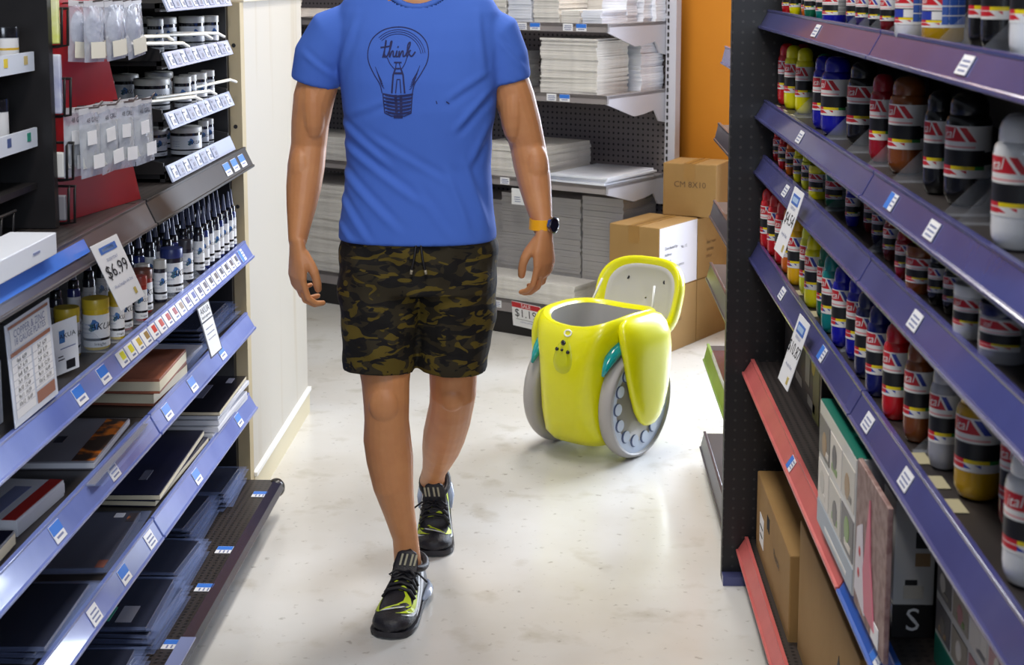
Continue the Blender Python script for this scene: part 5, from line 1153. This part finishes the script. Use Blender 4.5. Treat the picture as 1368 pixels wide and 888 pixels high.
lsign('hanging_tag', 'narrow AKUA tag hanging from the ink shelf rail', [(-.882, 3.455, .772), (-.880, 3.565, .770), (-.868, 3.655, .632), (-.872, 3.545, .625)],
      [mat('tag_frame', (40, 40, 60), .5), ('rect', 'face', .06, .03, .94, .30, WHITE), ('rect', 'face', .06, .33, .94, .97, WHITE), ('text', 'brand', 'AKUA', .5, .12, .03, INK), ('text', 'product_line', 'liquid pigment', .5, .23, .014, INK), ('rect', 'text_line', .2, .45, .8, .47, TAGTXT), ('rect', 'text_line', .2, .55, .8, .57, TAGTXT), ('rect', 'text_line', .2, .65, .8, .67, TAGTXT)])
bx = thing('white_box', 'white boxed tool pack at the far left of the ink shelf', 'box', (-1.02, 2.20, DBk))
mb = MB(); mb.box((.03, .12, .055), (.06, .24, .11)); part('carton', mb, mat('glossy_white', (222, 226, 236), .3), bx, bevel=.002)
mb = MB(); mb.box((.0605, .16, .05), (.001, .05, .05)); part('print', mb, INK, bx)
mb = MB(); mb.box((.0605, .08, .02), (.001, .12, .025)); part('green_print', mb, LGRN if 'LGRN' in globals() else INK, bx)

# ---- flat packs: plates and pads in plastic sleeves
def flat(name, label, cat, x0, y0, x1, y1, z, th, mats, rz=0, sleeve=False, group=None, edge=None, extra=(), tilt=0):
    """flat pack covering x0..x1 (front), y0..y1 lying at height z"""
    cx, cy = (x0 + x1) / 2, (y0 + y1) / 2; w_, d = abs(x1 - x0), abs(y1 - y0)
    t = thing(name, label, cat, (cx, cy, z), group=group, rot=(0, R(tilt), R(rz)))
    mb = MB(); mb.box((0, 0, th / 2), (w_, d, th)); part('cover' if edge else 'plate', mb, mats, t, bevel=min(.001, th * .2))
    if edge: mb = MB(); mb.box((.0006, 0, th / 2), (w_ + .0002, d + .0012, th * .62)); part('page_edges', mb, edge, t)
    if sleeve:
        e_ = .014; hz = th + .0016; vs = [(-w_ / 2 - e_, -d / 2 - e_, th * .5), (w_ / 2 + e_ * 1.6, -d / 2 - e_, th * .5 + .004), (w_ / 2 + e_ * 1.6, d / 2 + e_, th * .5 + .004), (-w_ / 2 - e_, d / 2 + e_, th * .5), (-w_ / 2, -d / 2, hz), (w_ / 2, -d / 2, hz), (w_ / 2, d / 2, hz), (-w_ / 2, d / 2, hz)]
        mb = MB(); mb.add(vs, [(4, 5, 6, 7), (0, 1, 5, 4), (1, 2, 6, 5), (2, 3, 7, 6), (3, 0, 4, 7)], [0, 1, 1, 1, 1]); part('sleeve', mb, [SLEEVE, SLEEVE_EDGE], t)
    for nm, u0, v0, u1, v1, m_ in extra:     # print on the top face, u along x (0 back, 1 front), v along y (0 near, 1 far)
        mb = MB(); mb.box((-w_ / 2 + w_ * (u0 + u1) / 2, -d / 2 + d * (v0 + v1) / 2, th + .0004), (w_ * abs(u1 - u0), d * abs(v1 - v0), .0008)); part(nm, mb, m_, t)
    return t
PLK = mat('plate_black', (26, 26, 34), .2, coat=.3); PLN = mat('pad_navy', (30, 32, 58), .3, noise=(6, (24, 26, 46))); PGW = mat('page_white', (206, 208, 216), .5); PCR = mat('page_cream', (206, 196, 170), .6); PBR = mat('pad_brown', (122, 68, 52), .5, noise=(18, (150, 86, 60), .15)); PGY = mat('pad_grey', (132, 132, 142), .4); ORG = mat('pad_orange', (220, 120, 24), .5, noise=(22, (60, 46, 40), .06)); PRD = mat('pad_red', (170, 40, 36), .5)
g1 = 'sleeved plates on the third left shelf'
for k in range(7):
    flat('sleeved_plate', 'black sleeved plate, %s up in the far pile on the third left shelf' % ORD[k], 'plate', -1.12 + .004 * k, 3.74 + .012 * (k % 3), -.955 + .005 * (k % 3), 4.10 - .006 * k, DC + .008 * k, .0062, PLK, rz=(k * 53 % 7 - 3) * .7, sleeve=True, group=g1)
for k in range(2):
    flat('paper_pad', ('lower', 'upper')[k] + ' brown pad in the stack on the third left shelf', 'pad', -1.10, 3.24 - .03 * k, -.925 + .012 * k, 3.50 - .02 * k, DC + .036 * k, .034, PBR, rz=-2 + 4 * k, edge=PCR)
for k in range(4):
    flat('sleeved_plate', 'pale plate in a clear sleeve, %s up beside the brown pads' % ORD[k], 'plate', -1.06, 3.52, -.945 + .006 * k, 3.70 - .01 * k, DC + .009 * k, .007, PGY, rz=3 - 2 * k, sleeve=True, group='pale plates beside the brown pads')
flat('paper_pad', 'grey printmaking pad with orange picture edge on the third left shelf', 'pad', -1.10, 2.80, -.935, 3.09, DC, .016, PGY, rz=3, edge=PGW, extra=(('picture', .72, .02, .99, .98, ORG), ('emblem', .30, .42, .42, .56, PLN), ('title', .12, .16, .24, .62, PLN)))
flat('clear_sheet', 'large clear plastic sheet pack beside the orange edged pad', 'sheet', -.918, 2.71, -.900, 3.10, DC, .003, PGY, rz=1, sleeve=True)
flat('paper_pad', 'white and red wrapped pad at the near end of the third left shelf', 'pad', -1.08, 2.45, -.942, 2.66, DC, .03, PGW, rz=-3, edge=PGW, extra=(('red_band', .80, .0, .98, 1, PRD), ('red_band', .0, .0, .10, 1, PRD), ('text_block', .45, .15, .68, .8, TAGTXT)))
flat('paper_pad', 'dark pad under the rail at the near end of the third left shelf', 'pad', -1.08, 2.10, -.93, 2.40, DC, .03, PLN, rz=2, edge=PCR)
# fourth shelf
for k in range(4):
    flat('drawing_pad', 'white edged pad, %s up under the black pad at the far end' % ORD[k], 'pad', -1.12, 3.74 + .01 * k, -.915 + .006 * (k % 2), 4.11 - .012 * (k % 3), DD + .0145 * k, .0135, PGW, rz=(k % 3 - 1) * 1.6, edge=PGW, group='white edged pads on the fourth left shelf')
flat('drawing_pad', 'thick black pad on top of the white edged pads', 'pad', -1.12, 3.75, -.908, 4.10, DD + .0585, .012, PLK, rz=1, edge=PCR, extra=(('title', .55, .35, .66, .72, mat('title_grey', (70, 72, 90), .5)), ('logo', .80, .78, .88, .92, mat('title_pale', (120, 122, 140), .5))))
for k in range(2):
    flat('drawing_pad', ('lower', 'upper')[k] + ' navy pad with cream pages in the middle of the fourth left shelf', 'pad', -1.12, 3.24 - .01 * k, -.930, 3.71, DD + .0165 * k, .016, PLN, rz=-1 + 3 * k, edge=PCR, extra=(('logo', .62, .20, .72, .34, mat('title_grey', (70, 72, 90), .5)),) if k else ())
flat('sleeved_plate', 'grey plate with orange corner labels in a sleeve on the fourth shelf', 'plate', -1.07, 2.85, -.94, 3.17, DD, .012, mat('plate_grey', (74, 74, 84), .3), rz=3, sleeve=True, extra=(('corner_label', .84, .82, .98, .98, ORG), ('corner_label', .84, .02, .98, .14, PBR), ('barcode', .6, .9, .76, .98, WHITE)))
for k in range(3):
    flat('sleeved_plate', 'dark plate in a sleeve, %s up at the near end of the fourth left shelf' % ORD[k], 'plate', -1.10, 2.46, -.94 + .01 * k, 2.78 - .02 * k, DD + .010 * k, .008, PLK, rz=-4 + 3 * k, sleeve=True, group='dark plates near end of the fourth shelf')
# base deck
for j, (x0, y0, x1, y1, n, nm) in enumerate(((-1.09, 3.88, -.945, 4.10, 6, 'farthest'), (-1.10, 3.60, -.965, 3.84, 7, 'second'), (-1.07, 3.33, -.925, 3.55, 6, 'third'), (-1.10, 3.02, -.905, 3.28, 7, 'fourth'), (-1.08, 2.62, -.91, 2.95, 5, 'nearest'))):
    for k in range(n):
        ex_ = (('green_print', .35, .12, .55, .40, mat('print_teal', (20, 140, 110), .4)), ('white_print', .62, .10, .80, .42, PGY)) if (j == 3 and k == n - 1) else ()
        flat('sleeved_plate', 'dark sleeved plate, %s up in the %s pile on the bottom left deck' % (ORD[k], nm), 'plate', x0, y0 + .006 * (k % 3), x1 + .006 * ((k * 2) % 3), y1 - .005 * (k % 2), DE + .0088 * k, .0068, PLK, rz=((k * 41 + j * 13) % 7 - 3) * .9, sleeve=True, group='sleeved plates on the bottom left deck', extra=ex_)
# ------------------------------------------------------------------ canvas boards on the back shelving
CW = mat('canvas_white', (226, 222, 216), .7, noise=(30, (214, 210, 204)))
CB = mat('canvas_wrapped', (214, 218, 230), .35, noise=(12, (230, 232, 240)))
CG = mat('board_grey', (176, 172, 172), .7, noise=(10, (166, 162, 162)))
rb = random.Random(3); BOXM = {}
def slab(sx, sy, sz, m):
    k = (round(sx, 3), round(sy, 3), round(sz, 4), m.name)
    if k not in BOXM:
        q = MB(); q.box((0, 0, sz / 2), (sx, sy, sz)); BOXM[k] = q.mesh('canvas_board', m)
    return BOXM[k]
def pile(s, t, z, w, d, n, th, m, where, jit=.004, group=None, name='canvas_board', what='white canvas panel', rot=1.0, gap=0):
    """n boards stacked with their front left corner at (s, t)"""
    zz = z
    for k in range(n):
        h = th * rb.choice((.8, 1, 1, 1.25)); 
        if gap and k % gap == gap - 1: h *= .6
        o = link(name, slab(w, d, round(h - .0006, 4), m)); p = bp(s + w / 2 + rb.uniform(-jit, jit), t + d / 2 + rb.uniform(-jit, jit), zz)
        o.location = p; o.rotation_euler = (0, 0, BROT + R(rb.uniform(-rot, rot)))
        tag(o, '%s %s up in %s' % (ORD[k], what, where) if k < n - 1 else 'topmost %s of %s' % (what, where), 'canvas', group or where); zz += h
    return zz
Z1, Z2, Z3, Z4 = 1.3585, 1.0645, .6915, .1535
# second shelf: the tall wrapped pile and the one behind it
pile(.055, .02, Z2, .28, .25, 24, .0098, CW, 'the tall pile on the second grey shelf', gap=5)
pile(.11, .30, Z2, .27, .19, 21, .0096, CB, 'the pile at the rear of the second grey shelf')
pile(-.46, .03, Z2, .30, .30, 16, .0098, CW, 'the pile behind the man on the second grey shelf')
# top shelf: small packs side by side
x = -.50
for i, (w_, n, d_) in enumerate(((.11, 9, .2), (.12, 8, .2), (.125, 9, .22), (.118, 12, .2), (.128, 14, .22), (.09, 5, .16), (.095, 5, .2))):
    pile(x, .015, Z1, w_, d_, n, .0108, CW if i % 3 else CB, 'the %s small pile on the top grey shelf' % ORD[i], .003, what='small white canvas panel'); x += w_ + .012
for i, (t, w_, n) in enumerate(((.22, .11, 9), (.33, .10, 10), (.40, .09, 8))):
    pile(.24 + .02 * i, t - .01, Z1, .12, .085, n, .0108, CB, 'the %s bracket-end pile on the top grey shelf' % ORD[i], .003, what='small wrapped canvas')
pile(.03, .26, Z1, .19, .17, 13, .0108, CW, 'the wide rear pile on the top grey shelf', .003)
# third shelf
pile(-.28, .02, Z3, .36, .36, 15, .0096, CW, 'the pile beside the arm on the third grey shelf', gap=6)
pile(.105, .012, Z3, .285, .40, 4, .0085, CB, 'the thin spread on the third grey shelf', .012, rot=2.5, what='wide flat canvas panel')
# bottom deck
pile(-.72, .22, Z4, .44, .26, 28, .0142, CG, 'the tall bottom-deck pile behind the man', .002, what='large grey board', rot=.3)
pile(-.275, .20, Z4, .42, .28, 30, .0142, CG, 'the wide tall pile on the bottom deck', .002, what='large grey board', rot=.3)
pile(.155, .20, Z4, .205, .28, 31, .0142, CG, 'the narrow tall pile on the bottom deck', .002, what='grey board', rot=.3)
pile(-.33, .012, Z4, .57, .17, 8, .0115, CW, 'the low front pile on the bottom deck', .004, what='long white board', rot=.4)
# left bay, seen past the man's arm
pile(-1.62, .02, Z1, .28, .30, 3, .011, CW, 'the thin top-shelf pile beyond the panel')
pile(-1.62, .02, Z1 + .036, .13, .2, 8, .0108, CW, 'the small top-shelf pile beyond the panel')
pile(-1.45, .02, Z3, .42, .30, 11, .0098, CW, 'the pile on the third shelf beyond the wood panel')
pile(-1.62, .02, Z2, .40, .30, 9, .0098, CW, 'the pile on the second shelf beyond the wood panel')
pile(-1.50, .015, Z4, .55, .35, 29, .0148, CW, 'the deck pile beyond the wood panel', .006, what='large white board', gap=7)
# hanging price card and the sale sign
PAPER = mat('paper_white', (238, 238, 240), .5)
M = frame(bp(-.045, -.012, .615), BD, Vector((0, 0, 1)) - BN * .25)
mb = MB(); mb.add([(-.022, .035, 0), (.022, .035, 0), (.034, -.04, 0), (-.034, -.04, 0), (-.022, .035, -.001), (.022, .035, -.001), (.034, -.04, -.001), (-.034, -.04, -.001)], [(0, 3, 2, 1), (4, 5, 6, 7), (0, 1, 5, 4), (1, 2, 6, 5), (2, 3, 7, 6), (3, 0, 4, 7)], 0, M)
for k in range(3): mb.box((0, -.005 - k * .01, -.0012 if False else .0006), (.03, .003, .0008), 1, M)
single('price_card', mb, [PAPER, TAGTXT], 'small white price card hanging from the third grey shelf beside the forearm', 'card')
M = frame(bp(.012, -.020, .098), Vector((BD.x, BD.y, -.06)), Vector((0, 0, 1)) - BN * .2)
sg = thing('sale_sign', 'white and red SALE $1.19 sign clipped to the bottom deck edge', 'sign')
mb = MB(); mb.box((0, 0, 0), (.150, .115, .0016), 0, M); part('card', mb, PAPER, sg)
mb = MB(); mb.box((0, .044, .0012), (.148, .024, .001), 0, M); part('header', mb, mat('sale_red', (190, 30, 38), .5), sg, label='red header reading SALE')
mb = MB(); mb.text('SALE', .024, M @ Matrix.Translation((0, .044, .0022)), 0); part('sale_lettering', mb, PAPER, sg)
mb = MB(); mb.text('$1.19', .052, M @ Matrix.Translation((-.004, .006, .0014))); part('price_lettering', mb, INK, sg)
mb = MB(); mb.box((0, -.022, .0012), (.11, .0015, .0006), 0, M); part('rule_line', mb, INK, sg)
mb = MB(); mb.text('canvas panels', .013, M @ Matrix.Translation((.0, -.032, .0014))); part('small_print', mb, TAGTXT, sg)

# ------------------------------------------------------------------ cardboard boxes by the orange wall
TAPE = mat('tape_tan', (150, 112, 58), .35); TXT_ = mat('box_print', (96, 72, 50), .8)
LABELW = mat('carton_label', (216, 214, 222), .5)
def carton(label, o, ex, w, d, h, prints=None, white=None, tape=True):
    """o: near-left bottom corner, ex: direction of the front face, w x d x h"""
    ex = Vector(ex).normalized(); ey = Vector((-ex.y, ex.x, 0)); M = frame((0, 0, 0), ex, ey)
    t = thing('cardboard_box', label, 'box', o, math.atan2(ex.y, ex.x))
    mb = MB(); mb.box((w / 2, d / 2, h / 2), (w, d, h)); part('carton', mb, CARD, t, bevel=.003)
    if tape:
        mb = MB(); mb.box((w / 2, d / 2, h + .0004), (.05 if w > .2 else .04, d + .001, .0012)); mb.box((w / 2, -.0004, h - .035), (.05, .0012, .07)); part('packing_tape', mb, TAPE, t)
        mb = MB(); mb.box((w / 2, d * .5, h + .0012), (.0025, d * .98, .001)); part('flap_seam', mb, TXT_, t)
    if white: 
        mb = MB(); mb.box((w + .0006, d * .5, h * .5), (.0012, d * .97, h * .97)); part('white_label', mb, LABELW, t)
    if prints:
        for s_, face, size, u, v in prints:
            T = (Matrix.Translation((u, -.0012, v)) @ Matrix.Rotation(R(90), 4, 'X')) if face == 'front' else (Matrix.Translation((w + .0018, u, v)) @ Matrix.Rotation(R(90), 4, 'Z') @ Matrix.Rotation(R(90), 4, 'X'))
            mb = MB(); mb.text(s_, size, T); part('lettering', mb, TXT_ if not white else INK, t)
    return t
c0 = Vector((.362, 6.005, 0)) + BD * .008; lf = c0 - BD * .235; lr = lf + BN * .335 + BD * .062
carton('plain cardboard box on the floor under the white labelled box', lf, BD, .235, .33, .268, [('FRAGILE', 'side', .02, .16, .13)])
carton('brown cardboard box on the floor nearest the orange wall', lr, BD, .173, .30, .268)
carton('cardboard box with a large white shipping label behind the robot', lf + Vector((0, 0, .2695)), BD, .235, .33, .268,
       [('Distributed by', 'side', .018, .10, .175), ('Address', 'side', .018, .075, .148), ('Made in', 'side', .018, .07, .121), ('Contents of this carton', 'side', .018, .125, .094), ('Warning', 'side', .018, .07, .066), ('No. 12', 'side', .018, .21, .165)], white=True)
carton('cardboard box with printed lines beside the white labelled box', lr + Vector((0, 0, .2695)), BD, .173, .30, .262, [('size / item', 'side', .02, .12, .15), ('quantity', 'side', .02, .11, .12), ('colour', 'side', .02, .10, .09)])
carton('topmost cardboard box marked CM 8X10 against the orange wall', Vector((.404, 6.350, .5385)), Vector((.92, -.39, 0)), .235, .21, .225, [('CM 8X10', 'front', .036, .12, .135)])
